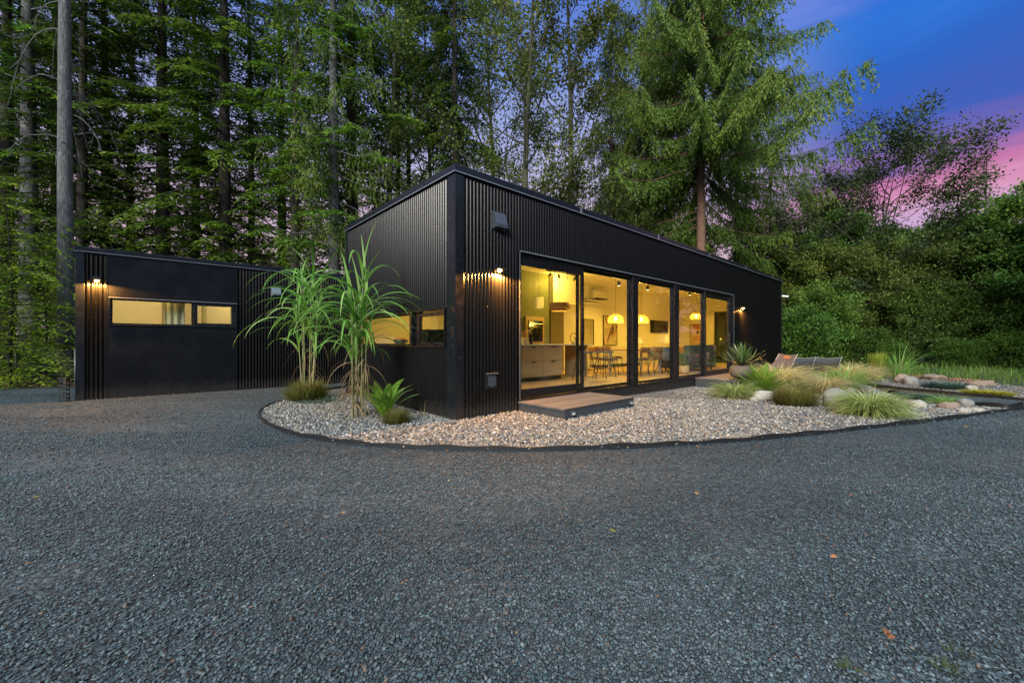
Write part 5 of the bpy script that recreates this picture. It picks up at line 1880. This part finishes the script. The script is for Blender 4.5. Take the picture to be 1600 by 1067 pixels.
plant('lean', 1338, 25, 0.0, 1.28, 'open branched alder leaning right against the pink sky')
plant('cedarB', 1046, 25.0, 2.9, (1.15, 1.15, 1.15), 'slender cedar with a grey trunk just left of the large cedar trunk', gF)
plant('hemA', 1150, 27.5, 4.4, (0.85, 0.85, 0.95), 'dark hemlock filling the gap right of the large cedar trunk', gF)
plant('cedarC', 1262, 28.5, 1.9, 0.52, 'short dark cedar between the large cedar and the leaning alder', gR)
plant('cedarC', 1165, 31, 5.1, 0.60, 'dark cedar behind the right half of the large cedar', gR)
plant('broadC', 1375, 29, 2.4, (0.95, 0.95, 1.38), 'tall yellowish green tree right behind the leaning alder', gR)
plant('broadC', 1290, 30, 0.9, (0.95, 0.95, 1.4), 'tall mid green tree left of the leaning alder', gR)
plant('lean', 1255, 27, 0.5, 1.0, 'open branched tree between the cedar and the leaning alder', gR)
plant('broadA', 1520, 23.5, 1.0, (1.05, 1.05, 1.02), 'tall round maple mass at the right with its top in the sky', gR)
plant('broadA', 1630, 20.5, 2.6, (1.05, 1.05, 1.02), 'dark maple crown cut by the right edge of the picture', gR)
plant('broadC', 1585, 22.0, 0.4, (1.1, 1.1, 1.2), 'lighter maple crown between the round maple and the right edge', gR)
plant('broadA', 1450, 27, 4.1, (0.95, 0.95, 1.0), 'lower maple crown left of the tall round maple mass', gR)
plant('broadC', 1400, 25, 5.3, (1.0, 1.0, 1.02), 'yellowish green tree under the branches of the leaning alder', gR)
plant('broadC', 1480, 22.5, 3.0, (0.9, 0.9, 1.05), 'yellowish green tree in front of the round maple mass', gR)
plant('broadA', 1300, 26, 0.2, (0.9, 0.9, 0.95), 'full green tree behind the sling seats, right of the house', gR)
plant('broadC', 1345, 23.5, 1.7, (0.95, 0.95, 1.0), 'mid green tree around the foot of the leaning alder', gR)
plant('broadC', 1245, 25.5, 4.2, (0.95, 0.95, 1.15), 'mid green tree just right of the far corner of the house', gR)
plant('broadA', 1195, 31, 2.2, (1.0, 1.0, 1.0), 'full green tree showing above the far end of the roof', gR)
plant('broadB', 1285, 22.8, 5.0, (0.85, 0.85, 0.9), 'bushy thicket behind the double sling seat', gR)
plant('broadB', 1425, 22.0, 0.7, (0.8, 0.8, 0.85), 'bushy thicket behind the tall arching grass', gR)
plant('broadB', 1540, 20.6, 2.9, (0.8, 0.8, 0.8), 'bushy thicket at the back of the lawn on the right', gR)
plant('spruce', 1543, 34, 0.4, (1.3, 1.3, 1.32), 'dark pointed spruce top rising above the maples at the right')
plant('alderB', 1275, 34, 0.4, 0.62, 'small alder behind the full green tree near the far corner of the house', gR)
# low growth at the left
gB = 'young hemlocks with bright low branches at the left'
plant('lowb', 14, 10.9, 0.5, 1.15, 'bright green young hemlock branches at the left edge beside the driveway', gB)
plant('lowb', 70, 11.4, 1.4, 0.85, 'bright green young hemlock between the two grey trunks', gB)
plant('lowb', -50, 10.4, 2.7, 1.25, 'bright green young hemlock mostly outside the left edge', gB)
plant('young', 150, 14.6, 3.9, 0.85, 'young hemlock showing above the lamp of the low building', gB)
plant('young', 215, 14.9, 0.2, 0.95, 'young hemlock above the left half of the low building roof', gB)
plant('lowb', 285, 15.2, 1.0, 1.1, 'young hemlock above the middle of the low building roof', gB)
plant('young', 345, 15.4, 2.0, 0.9, 'young hemlock in front of the mossy trunk above the low roof', gB)
plant('lowb', 400, 16.6, 3.0, 1.15, 'young hemlock behind the tops of the left tall grass', gB)
plant('young', 462, 16.4, 4.0, 1.0, 'young hemlock between the low building and the pale trunk', gB)
plant('young', -5, 14.0, 5.0, 1.15, 'taller young hemlock behind the bright branches at the left edge', gB)
plant('young', 98, 13.8, 0.8, 0.75, 'young hemlock behind the foot of the curled branch trunk', gB)
gS = 'shrubs along the edge of the wood'
for px, Y, rz, sc, lb in ((1243, 20.9, 0.1, 1.25, 'light green shrub beside the far corner of the house'), (1352, 21.6, 1.2, 0.8, 'light green shrub behind the blonde grasses'),
                          (1392, 20.9, 2.2, 0.55, 'low green shrub at the back of the rockery'), (1500, 19.6, 4.2, 0.6, 'low green shrub at the back of the lawn, middle part'),
                          (1592, 18.6, 0.7, 0.75, 'green shrub at the right end of the lawn'),
                          (30, 12.6, 2.5, 0.45, 'low shrub behind the wire fence at the left'), (85, 12.3, 0.9, 0.4, 'low shrub behind the wire fence near the grey trunk'),
                          (548, 18.5, 1.0, 1.1, 'bush between the low building and the house end')):
    plant('shrub', px, Y, rz, sc, lb, gS, 'shrub')
# trees outside the frame that the window panes mirror
for k, (x, y, kd, sc, lb) in enumerate(((28, 15.0, 'broadC', 1.35, 'yellowish maple outside the picture past the right edge'), (24, 10.5, 'broadA', 1.3, 'maple outside the picture beyond the right end of the lawn'), (22, -3.5, 'broadA', 1.35, 'maple outside the picture far to the right of the camera'), (23, 5.5, 'broadA', 1.2, 'maple outside the picture to the right, seen only in the window panes'), (25, -1, 'cedarC', 0.6, 'cedar outside the picture to the right, mirrored in the panes'),
                                     (27, 1.5, 'broadA', 1.3, 'second maple outside the picture to the right, behind the mirrored cedar'), (22, -8, 'hemA', 0.55, 'hemlock outside the picture, behind and right of the camera'))):
    o = dup(PROTO[kd], (x, y, 0), k * 1.1, lb, 'trees outside the picture', (sc,) * 3)
    o['category'] = 'tree'

# far woodland behind it all: one mass
ra = np.random.default_rng(77)
n = 1500
pxs = ra.uniform(-150, 1750, n)
Ys = ra.uniform(30, 44, n)
hs = np.where(pxs < 760, 7.5, np.where(pxs < 1250, 3.6, 6.0)) * ra.random(n) ** 0.8
C = np.stack([(pxs - 800) / FPX * Ys, Ys, hs + 0.2], -1)
n2 = 1700
an = ra.uniform(R(62), R(298), n2)
rr2 = ra.uniform(26, 36, n2)
C2 = np.stack([rr2 * np.sin(an), rr2 * np.cos(an), 7.5 * ra.random(n2) ** 0.8 * (0.7 + 0.3 * np.sin(an * 9))], -1)
C = np.concatenate([C, C2])
V, r = leafcloud(ra, C, 60, 0.75, 0.26, 0.3)
tag(obj('distant_woods', leaves_mesh('distant_woods', V, r * 0.8), 'leaves_broad'), 'dark green woodland undergrowth far behind the tree trunks', 'woodland', kind='stuff')
# undergrowth on the forest floor (near the left edge and behind the wing)
n = 420
pxs = ra.uniform(-120, 520, n)
Ys = ra.uniform(12.2, 22, n)
C = np.stack([(pxs - 800) / FPX * Ys, Ys, 0.12 + 0.4 * ra.random(n) ** 2 * (Ys / 14)], -1)
V, r = leafcloud(ra, C, 50, 0.28, 0.10, 0.0)
tag(obj('undergrowth', leaves_mesh('undergrowth', V, r), 'leaves_shrub'), 'low leafy undergrowth on the forest floor at the left', 'undergrowth', kind='stuff')
n = 3000
x = ra.uniform(-22, -9, n); y = ra.uniform(10.2, 14, n)
P = np.stack([x, y, ZG(x, y) + 0.03 + ra.random(n) * 0.05], -1)
D = ra.normal(0, 1, (n, 3)) * [1, 1, 0.25]
V = leaf_quads(P, D, np.cross(norm(D), [0, 0, 1.0]) + ra.normal(0, 0.2, (n, 3)), ra.uniform(0.05, 0.3, n), ra.uniform(0.01, 0.05, n))
tag(obj('leaf_litter', leaves_mesh('leaf_litter', V, ra.random(n)), 'litter'), 'reddish brown twigs and leaf litter along the edge of the driveway', 'leaf litter', kind='stuff')

# meadow grass
xx, yy = [], []
x, y = scatter(30000, 6, 40, 8, 24, in_mead)
n = len(x)
base = np.stack([x, y, ZG(x, y)], -1)
pat = np.array([noise.noise(Vector((a * 0.6, b * 0.6, 3))) for a, b in zip(x, y)])
V, F, rr = strips(ra, n, base, ra.uniform(0, 6.28, n), ra.uniform(0.0, 0.3, n), ra.uniform(0.5, 1.3, n), ra.uniform(0.14, 0.34, n) * (1 + pat), np.full(n, 0.02), 3)
tag(obj('grass', npmesh('grass', V, quads=F, rnd=np.clip(rr + np.repeat(pat, 3) * 0.4, 0, 1)), 'meadow_grass'), 'green meadow grass at the back right before the trees', 'grass', kind='stuff')

# ================================================================== garden plants
rg = np.random.default_rng(99)


def clump_mesh(n, r_base, th0, th1, L, w, seg=7, power=1.4, twist=0.5, zb=0.0):
    a = rg.uniform(0, 6.283, n)
    rb = r_base * np.sqrt(rg.random(n))
    base = np.stack([rb * np.cos(a), rb * np.sin(a), np.full(n, zb)], -1)
    az = a + rg.normal(0, 0.5, n)
    return strips(rg, n, base, az, rg.uniform(*th0, n), rg.uniform(*th1, n), rg.uniform(*L, n), rg.uniform(w * 0.7, w * 1.3, n), seg, power, twist)


def tuft(name, p, parts, label, cat, group=None, scale=1.0):
    """parts: list of (part name, material, VFr)"""
    t = thing(name, label, cat, p, 0, group)
    for pn, mt, vf in parts:
        V, F, r = vf
        obj(pn, npmesh(pn, V * scale, quads=F, rnd=r), mt, t)
    return t


def gp(px, py): return G(px, py) - Vector((0, 0, 0.01))


# giant grasses
def giant_grass(name, p, h, ncane, spread, label, seed, dry=1.0):
    t = thing(name, label, 'ornamental grass', p)
    rs = random.Random(seed)
    mb = MB()
    leaves, drys = [], []
    for k in range(ncane):
        a = rs.uniform(0, 6.283)
        rb = 0.16 * math.sqrt(rs.random())
        ln = spread * rs.uniform(0.1, 1.0)
        Hh = h * rs.uniform(0.55, 0.82)
        a2 = a + rs.uniform(-0.6, 0.6)
        pts = [Vector((rb * math.cos(a) + ln * math.cos(a2) * tt ** 1.6, rb * math.sin(a) + ln * math.sin(a2) * tt ** 1.6, Hh * tt)) for tt in np.linspace(0, 1, 9)]
        mb.tube(pts, [0.013 * (1 - 0.5 * i / 8) for i in range(9)], 6, False)
        nl = rs.randint(10, 12)
        fr = np.array([0.50 + 0.50 * (i + rs.random() * 0.5) / nl for i in range(nl)])
        B = np.array([tuple(on_path(pts, min(0.999, f))) for f in fr])
        az = np.array([k * 1.3 + i * 2.6 + rs.uniform(-0.5, 0.5) for i in range(nl)])
        L = np.array([rs.uniform(0.9, 1.65) * (h / 3.2) for _ in range(nl)])
        th1 = np.array([rs.uniform(2.2, 3.1) for _ in range(nl)])
        th0 = np.array([rs.uniform(0.2, 0.8) for _ in range(nl)])
        th1[-1:] = [rs.uniform(0.25, 1.0)]
        th0[-1:] = 0.1
        L[-1] *= 0.7
        leaves.append(strips(rg, nl, B, az, th0, th1, L, np.full(nl, 0.055), 12, 1.1, 0.5))
        nd = int(rs.randint(3, 6) * dry)
        if nd:
            fr = np.array([rs.uniform(0.12, 0.5) for _ in range(nd)])
            B = np.array([tuple(on_path(pts, f)) for f in fr])
            drys.append(strips(rg, nd, B, np.array([rs.uniform(0, 6.28) for _ in range(nd)]), np.array([rs.uniform(0.5, 2.6) for _ in range(nd)]), np.array([rs.uniform(2.8, 3.3) for _ in range(nd)]),
                               np.array([rs.uniform(0.3, 0.75) for _ in range(nd)]), np.full(nd, 0.016), 8, 0.6, 0.8))
    mb.build('stems', 'cane', t, True)
    V, F, r = joinVF(leaves)
    obj('leaves', npmesh('leaves', V, quads=F, rnd=r), 'blade_green', t)
    if drys:
        V, F, r = joinVF(drys)
        obj('dry_leaves', npmesh('dry_leaves', V, quads=F, rnd=r), 'blade_dry', t)
    return t


giant_grass('giant_grass', at(478, 8.4), 3.3, 8, 0.28, 'tall arching giant grass standing further back in front of the low building', 41, 0.8)
giant_grass('giant_grass', G(557, 653), 2.95, 8, 0.10, 'tall arching giant grass with dry brown stems beside the end wall of the house', 43, 2.2)


def fern(p, n, L, label, mat='fern_green', th=(0.15, 0.7), name='sword_fern', cat='fern'):
    t = thing(name, label, cat, p)
    LV, LR = [], []
    mb = MB()
    for k in range(n):
        az = k * 2.4 + rg.uniform(-0.3, 0.3)
        t0, t1 = rg.uniform(*th), rg.uniform(0.9, 1.5)
        l = L * rg.uniform(0.75, 1.1)
        m = 30
        tt = np.linspace(0, 1, m)
        ang = t0 + (t1 - t0) * tt ** 1.5
        rr = np.cumsum(np.sin(ang)) * l / m; zz = np.cumsum(np.cos(ang)) * l / m
        P = np.stack([rr * math.cos(az), rr * math.sin(az), zz], -1)
        mb.tube([tuple(q) for q in P[::4]], 0.004, 4, False)
        S = np.array([-math.sin(az), math.cos(az), 0.0])
        T = np.gradient(P, axis=0); T = norm(T)
        for sgn in (1, -1):
            D = S * sgn + T * 0.35 + np.array([0, 0, 0.12])
            pl = 0.16 * L * np.sin(np.pi * (0.12 + 0.86 * tt)) ** 0.6 * (1.05 - 0.5 * tt)
            LV.append(leaf_quads(P, np.broadcast_to(D, P.shape), T, pl, np.full(m, 0.025 * L / 0.7)))
            LR.append(np.clip(rg.normal(0.5, 0.2, m), 0, 1))
    mb.build('stalks', 'cane', t, True)
    obj('fronds', leaves_mesh('fronds', np.concatenate(LV), np.concatenate(LR)), mat, t)
    return t


fern(G(603, 655), 16, 0.78, 'sword fern at the foot of the brown stemmed giant grass')
tuft('heather', G(618, 664), [('foliage', 'heather_leaf', clump_mesh(1100, 0.10, (0.0, 1.2), (0.1, 1.4), (0.14, 0.30), 0.007, 4))], 'brownish heather tuft right of the sword fern by the end wall', 'heather')
tuft('heather', at(480, 8.1), [('foliage', 'heather_leaf', clump_mesh(1700, 0.20, (0.0, 1.3), (0.1, 1.5), (0.30, 0.55), 0.012, 4)), ('fronds', 'blade_green', clump_mesh(60, 0.2, (0.6, 1.2), (1.0, 1.5), (0.35, 0.55), 0.02, 5))],
     'rounded heather at the foot of the further giant grass', 'heather')
tuft('sedum', G(498, 630), [('foliage', 'sedum_grey', clump_mesh(900, 0.34, (0.3, 1.3), (0.3, 1.5), (0.06, 0.16), 0.016, 3))], 'blue green ground cover on the pebbles below the further giant grass', 'ground cover')
tuft('dry_sprig', G(661, 655), [('stalks', 'blade_dry', clump_mesh(9, 0.03, (0.0, 0.4), (0.1, 0.8), (0.15, 0.36), 0.006, 4))], 'small dead sprig by the end wall near the corner', 'dead plant')

# boulders
ICOM = None


def boulder(px, py, w, h, mat, label, seed, flat=1.0, group='boulders in the rockery'):
    p = G(px, py)
    wm = w / FPX * p.y / 2
    hm = h / FPX * p.y
    mb = MB()
    rs = random.Random(seed)
    nu, nv = 20, 12
    off = Vector((seed * 3.1, seed * 1.7, 0))
    dd = rs.uniform(0.6, 0.9)
    for j in range(nv + 1):
        th = math.pi * j / nv
        for i in range(nu):
            a = 2 * math.pi * i / nu
            d = Vector((math.sin(th) * math.cos(a), math.sin(th) * math.sin(a), math.cos(th)))
            k = 1 + 0.36 * noise.noise(d * 1.3 + off) + 0.15 * noise.noise(d * 2.9 + off) + 0.05 * noise.noise(d * 7 + off)
            # squarish
            q = Vector((math.copysign(abs(d.x) ** 0.85, d.x), math.copysign(abs(d.y) ** 0.85, d.y), math.copysign(abs(d.z) ** 0.8, d.z))) * k
            mb.v.append((q.x * wm, q.y * wm * dd, hm * (0.42 + q.z * 0.58)))
    for j in range(nv):
        for i in range(nu):
            i2 = (i + 1) % nu
            mb.f.append((j * nu + i, (j + 1) * nu + i, (j + 1) * nu + i2, j * nu + i2))
    o = mb.build('boulder', mat, None, True, loc=p + Vector((0, wm * dd * 0.6, 0.0)), rot=(0, 0, rs.uniform(-0.4, 0.4)))
    return tag(o, label, 'boulder', group)


for i, a in enumerate((
        (1198, 628, 36, 16, 'rock_pale', 'smooth oblong pale boulder right of the near green grass mound'),
        (1179, 629, 12, 8, 'rock_pale', 'small pale stone touching the oblong pale boulder'),
        (1247, 611, 15, 12, 'rock_brown', 'pinkish round stone behind the dark heather'),
        (1283, 617, 17, 11, 'rock_pale', 'whitish stone right behind the dark heather'),
        (1313, 639, 36, 30, 'rock_grey', 'largest grey brown boulder between the heather and the broad grass mound'),
        (1331, 620, 18, 13, 'rock_grey', 'grey boulder behind the largest grey brown boulder'),
        (1413, 600, 18, 14, 'rock_brown', 'brownish boulder under the tall arching grass'),
        (1428, 602, 18, 13, 'rock_grey', 'grey boulder touching the brownish one under the tall arching grass'),
        (1468, 595, 32, 9, 'rock_brown', 'long low tan rock at the back of the rockery'),
        (1521, 611, 15, 8, 'rock_pale', 'small pale rock left of the golden juniper'),
        (1541, 604, 36, 9, 'rock_brown', 'long flat reddish rock behind the golden juniper'),
        (1421, 634, 16, 9, 'rock_brown', 'orange brown stone at the right edge of the broad grass mound'),
        (1438, 639, 20, 12, 'rock_pale', 'pale grey stone right of the orange brown stone'),
        (1489, 641, 25, 12, 'rock_brown', 'tan boulder left of the low grass by the path edging'),
        (1514, 638, 22, 14, 'rock_grey', 'grey boulder in front of the path edging'),
        (1512, 647, 20, 9, 'rock_pale', 'pale stone below the grey boulder by the path edging'),
        (1532, 645, 19, 7, 'rock_pale', 'low pale stone right of its pale twin near the path edging'),
        (1545, 641, 14, 5, 'rock_grey', 'flat grey stone at the narrow tip of the pebble bed'))):
    boulder(a[0], a[1], a[2], a[3], a[4], a[5], i + 3)

# grasses and perennials of the big bed
def gmound(px, py, w, h, n, mat1, mat2, label, name='grass_mound', cat='ornamental grass', th1=(1.5, 2.6), bl=0.010, up=(0.0, 1.1)):
    p = G(px, py)
    wm = w / FPX * p.y / 2; hm = h / FPX * p.y
    p = p + Vector((0, wm * 0.55, 0))
    L = (0.75 * wm + 0.45 * hm)
    parts = [('blades', mat1, clump_mesh(n, wm * 0.30, up, th1, (L * 0.75, L * 1.3), bl, 7, 1.2))]
    if mat2: parts.append(('dry_blades', mat2, clump_mesh(n // 3, wm * 0.32, (0.5, 1.3), (1.5, 2.4), (L * 0.6, L * 1.1), bl * 0.8, 6, 1.2)))
    return tuft(name, p, parts, label, cat)


gmound(1157, 626, 66, 34, 900, 'blade_pale', 'blade_blonde', 'pale green grass mound nearest the patio deck on the pebbles')
gmound(1382, 655, 92, 50, 1700, 'blade_pale', 'blade_pale', 'broad pale green grass mound at the front right of the pebble bed')
gmound(1492, 636, 50, 20, 260, 'blade_green', 'blade_pale', 'low thin green grass at the path edging', bl=0.007)
gmound(1236, 612, 92, 56, 2200, 'blade_blonde', 'blade_pale', 'big blonde feather grass mound left of the sling seats', 'feather_grass', bl=0.008)
gmound(1300, 620, 50, 68, 800, 'blade_blonde', 'blade_pale', 'upright blonde feather grass in front of the double sling seat', 'feather_grass', bl=0.008, up=(0.0, 0.6))
gmound(1340, 600, 66, 50, 1200, 'blade_blonde', 'blade_dry', 'blonde feather grass right of the double sling seat', 'feather_grass', bl=0.009)
gmound(1362, 597, 50, 52, 500, 'blade_blonde', 'blade_green', 'loose feather grass with nodding plumes before the yellow conifer', 'feather_grass', bl=0.008, up=(0.0, 0.7))
gmound(1330, 616, 66, 40, 700, 'blade_green', 'blade_dry', 'dark green strappy clump in the middle of the blonde grasses', 'strappy_plant', 'perennial', (0.9, 1.8), 0.016)
tuft('heather', G(1262, 639) + Vector((0, 0.35, 0)), [('foliage', 'heather_leaf', clump_mesh(2600, 0.26, (0.0, 1.25), (0.0, 1.4), (0.20, 0.44), 0.010, 4))], 'dark olive heather dome at the front of the pebble bed', 'heather')
fern(G(1196, 617) + Vector((0, 0.1, 0)), 34, 0.85, 'bright green fern behind the oblong pale boulder', th=(0.2, 1.1), name='bright_fern')
tuft('golden_shrub', at(1187, 10.2, -0.1), [('foliage', 'gold_conifer', clump_mesh(420, 0.08, (0.0, 0.5), (0.0, 0.8), (0.3, 0.78), 0.018, 5))], 'upright yellow green shrub between the potted yucca and the sling chair', 'shrub')
tuft('golden_conifer', G(1381, 594) + Vector((0, 0.2, 0)), [('foliage', 'gold_conifer', clump_mesh(900, 0.10, (0.0, 0.35), (0.0, 0.5), (0.5, 1.0), 0.02, 5))], 'narrow upright yellowish conifer left of the tall arching grass', 'conifer')
tuft('dwarf_conifer', G(1252, 606), [('foliage', 'juniper_blue', clump_mesh(900, 0.16, (0.1, 1.3), (0.3, 1.5), (0.15, 0.34), 0.014, 4))], 'dwarf blue green conifer behind the pinkish stone', 'conifer')
tuft('creeping_juniper', G(1476, 608), [('foliage', 'juniper_blue', clump_mesh(1500, 0.34, (0.5, 1.4), (0.6, 1.5), (0.14, 0.34), 0.014, 4))], 'dark blue green juniper in the middle of the rockery', 'juniper')
tuft('creeping_juniper', G(1432, 626), [('foliage', 'juniper_blue', clump_mesh(900, 0.22, (0.5, 1.4), (0.6, 1.5), (0.12, 0.28), 0.012, 4))], 'small blue green juniper behind the orange brown stone', 'juniper')
tuft('golden_juniper', G(1543, 617), [('foliage', 'juniper_gold', clump_mesh(1600, 0.36, (0.8, 1.45), (0.9, 1.5), (0.10, 0.24), 0.013, 4))], 'bright golden spreading juniper in the rockery', 'juniper')
tuft('arching_grass', G(1413, 596) + Vector((0, 0.2, 0)), [('blades', 'blade_green', clump_mesh(90, 0.10, (0.0, 0.55), (0.8, 2.3), (0.9, 1.5), 0.022, 8)), ('dry_blades', 'blade_dry', clump_mesh(120, 0.10, (0.0, 0.3), (0.1, 0.8), (0.4, 0.8), 0.012, 5))],
     'tall arching green grass with a brown base in the rockery', 'ornamental grass')
tuft('red_ground_cover', G(1444, 592) + Vector((0, 0.3, 0)), [('foliage', 'fallen_brown', clump_mesh(900, 0.7, (0.6, 1.4), (0.7, 1.5), (0.08, 0.18), 0.014, 3))], 'rusty red ground cover at the lawn edge behind the tall arching grass', 'ground cover')
tuft('red_ground_cover', G(1520, 597) + Vector((0, 0.2, 0)), [('foliage', 'fallen_brown', clump_mesh(900, 0.65, (0.6, 1.4), (0.7, 1.5), (0.06, 0.14), 0.014, 3))], 'rusty red ground cover behind the long flat reddish rock', 'ground cover')
# yucca in a pot on the patio deck
pp = HL(8.55, -1.05, 0.182)
t = thing('potted_yucca', 'spiky yucca in a round brown pot on the patio deck', 'potted plant', pp)
MB().lathe([(0.12, 0), (0.24, 0.08), (0.29, 0.20), (0.26, 0.33), (0.20, 0.38), (0.185, 0.36), (0.2, 0.3)], 32).build('pot', 'pot_brown', t, True)
MB().lathe([(0.19, 0.31), (0.185, 0.33)], 24).build('soil', 'soil', t)
vf = clump_mesh(95, 0.04, (0.0, 1.35), (0.15, 1.6), (0.5, 0.78), 0.05, 6, 2.0, 0.3, 0.36)
obj('leaves', npmesh('leaves', vf[0], quads=vf[1], rnd=vf[2]), 'yucca_leaf', t)
t = thing('stone_pot', 'small round stone pot half hidden behind the yucca pot', 'pot', HL(8.95, -0.95, 0.182))
MB().lathe([(0.1, 0), (0.17, 0.07), (0.19, 0.15), (0.15, 0.24), (0.13, 0.24), (0.13, 0.2)], 28).build('pot', 'rock_grey', t, True)
vf = clump_mesh(60, 0.05, (0.2, 1.2), (0.6, 1.5), (0.1, 0.2), 0.02, 3, 1, 0.5, 0.22)
obj('leaves', npmesh('leaves', vf[0], quads=vf[1], rnd=vf[2]), 'sedum_grey', t)


def sling(name, p, rz, w, label, pillow):
    t = thing(name, label, 'sling chair', p, rz)
    prof = [(-0.10, 1.00), (0.02, 0.80), (0.16, 0.58), (0.34, 0.42), (0.55, 0.36), (0.75, 0.40)]
    nb = 2 if w > 1.2 else 1
    mb = MB()
    nx = 12
    for i in range(nx + 1):
        u_ = -w / 2 + w * i / nx
        seg_ = (i / nx * nb) % 1
        sag = 0.09 * math.sin(math.pi * seg_) if i not in (0, nx) else 0
        for (y, z) in prof: mb.v.append((u_, y, z - sag * (0.6 if z > 0.9 else 1)))
    m = len(prof)
    for i in range(nx):
        for j in range(m - 1): mb.f.append((i * m + j, (i + 1) * m + j, (i + 1) * m + j + 1, i * m + j + 1))
    o = mb.build('sling', 'sling_fabric', t, True)
    sm = o.modifiers.new('thick', 'SOLIDIFY'); sm.thickness = 0.008
    for x in ([-w / 2, w / 2] if nb == 1 else [-w / 2, 0, w / 2]):
        MB().tube([(x, -0.12, 1.03), (x, 0.06, 0.72), (x, 0.34, 0.02)], 0.013, 8).build('frame_leg', 'rope_white', t, True)
        MB().tube([(x, 0.78, 0.42), (x, 0.40, 0.30), (x, -0.05, 0.02)], 0.013, 8).build('frame_leg', 'rope_white', t, True)
    mb = MB()
    for k in range(nb):
        x0 = -w / 2 + w * k / nb; x1 = x0 + w / nb
        mb.tube([(x0 + (x1 - x0) * a / 8, -0.11, 1.02 - 0.055 * math.sin(math.pi * a / 8)) for a in range(9)], 0.009, 6)
    mb.build('edge_rope', 'rope_white', t, True)
    return t


def facing_chair(px, Y, rz, w, label, name='sling_chair'):
    p = at(px, Y); p.z = zg(p.x, p.y)
    return sling(name, p, rz, w, label, False)


pch = HL(11.8, -1.3, 0.182)
sl1 = sling('sling_chair', pch - Vector((0, 0, 0.02)), A_H + R(65), 0.7, 'single dark sling chair leaning near the far corner of the house', True)
sl1.scale = (0.9, 0.9, 0.62)
pc = thing('cushion', 'orange patterned cushion lying in the single sling chair', 'cushion', pch + Vector((0.10, 0.02, 0.42)), A_H + R(65))
mb = MB()
for j in range(9):
    for i in range(9):
        u_, v_ = (i / 4 - 1), (j / 4 - 1)
        mb.v.append((u_ * 0.14, 0.05 * max(0, (1 - u_ ** 4) * (1 - v_ ** 4)) ** 0.5, v_ * 0.14))
for j in range(9):
    for i in range(9):
        u_, v_ = (i / 4 - 1), (j / 4 - 1)
        mb.v.append((u_ * 0.14, -0.05 * max(0, (1 - u_ ** 4) * (1 - v_ ** 4)) ** 0.5, v_ * 0.14))
for j in range(8):
    for i in range(8):
        a = j * 9 + i
        mb.f.append((a, a + 1, a + 10, a + 9)); mb.f.append((81 + a, 81 + a + 9, 81 + a + 10, 81 + a + 1))
o = mb.build('cover', 'pillow_orange', pc, True)
o.rotation_euler = (R(-30), 0, 0)
pd = at(1272, 13.2); pd.z = zg(pd.x, pd.y)
sl2 = sling('sling_bench', pd, R(-14), 1.45, 'double dark sling seat with its back to the trees behind the blonde grass', False)

sl2.scale = (1, 1, 0.78)
# fallen leaves on the driveway
for i, (px, py, lb, col_) in enumerate(((44, 890, 'small orange fallen leaf at the left side of the driveway', 0), (1088, 777, 'tan fallen leaf in the middle distance of the driveway', 0), (1108, 703, 'orange fallen leaf just below the black edging', 0),
                           (1090, 702, 'orange fallen leaf left of another near the black edging', 0), (1302, 878, 'pale tan fallen leaf in the right half of the driveway', 0), (958, 838, 'bright green fallen leaf in the middle of the driveway', 1),
                           (1385, 999, 'rust brown maple leaf near the bottom right', 0), (1392, 1006, 'second rust brown leaf overlapping the maple leaf', 0), (1508, 670, 'brown fallen leaf near the right end of the edging', 0),
                           (537, 808, 'whitish tan fallen leaf on the left centre of the driveway', 0), (1330, 780, 'small orange leaf right of the driveway centre', 0), (58, 783, 'green fallen leaf at the far left of the driveway', 1))):
    p = G(px, py)
    rs = random.Random(i)
    mb = MB()
    n = 10
    mb.v.append((0, 0, 0.012))
    for k in range(n):
        a = 2 * math.pi * k / n
        rr_ = (0.030 if k % 2 else 0.016) * (1.25 if k == 5 else 1) * 0.5
        mb.v.append((rr_ * math.cos(a) * 1.3, rr_ * math.sin(a), rs.uniform(-0.003, 0.012)))
    for k in range(n): mb.f.append((0, 1 + k, 1 + (k + 1) % n))
    o = mb.build('fallen_leaf', 'juniper_gold' if col_ else 'fallen_brown', None, False, loc=p + Vector((0, 0, 0.028)), rot=(0, 0, rs.uniform(0, 6)))
    at_ = o.data.attributes.new('rnd', 'FLOAT', 'FACE')
    at_.data.foreach_set('value', [0.4] * n)
    tag(o, lb, 'fallen leaf', 'leaves fallen on the driveway')
n = 900
x = ra.uniform(-5, 9.5, n); y = ra.uniform(3.4, 8.5, n)
k = np.array([(not in_bed(a, b)) and in_bed(a, b + 0.35 + abs(ra.normal(0, 0.5))) or (ra.random() < 0.06 and not in_bed(a, b)) for a, b in zip(x, y)])
x, y = x[k], y[k]; n = len(x)
P = np.stack([x, y, ZG(x, y) + 0.02 + ra.random(n) * 0.006], -1)
D = ra.normal(0, 1, (n, 3)) * [1, 1, 0.15]
V = leaf_quads(P, D, np.cross(norm(D), [0, 0, 1.0]) + ra.normal(0, 0.2, (n, 3)), ra.uniform(0.012, 0.045, n), ra.uniform(0.005, 0.02, n))
tag(obj('leaf_fragments', leaves_mesh('leaf_fragments', V, ra.random(n)), 'fallen_brown'), 'small dry leaf fragments drifted along the garden edging', 'leaf litter', kind='stuff')
# weeds in the gravel
for px, py, lb, n_ in ((1330, 1052, 'small dry weed tuft at the bottom right of the driveway', 60), (1492, 1022, 'small dark green weed tuft at the bottom right corner', 40), (1478, 1048, 'thin weed tuft nearest the bottom right corner', 60)):
    tuft('weed', G(px, py), [('blades', 'weed_leaf', clump_mesh(n_, 0.03, (0.2, 1.2), (0.6, 1.6), (0.02, 0.055), 0.0025, 4))], lb, 'weed', 'weeds in the driveway')
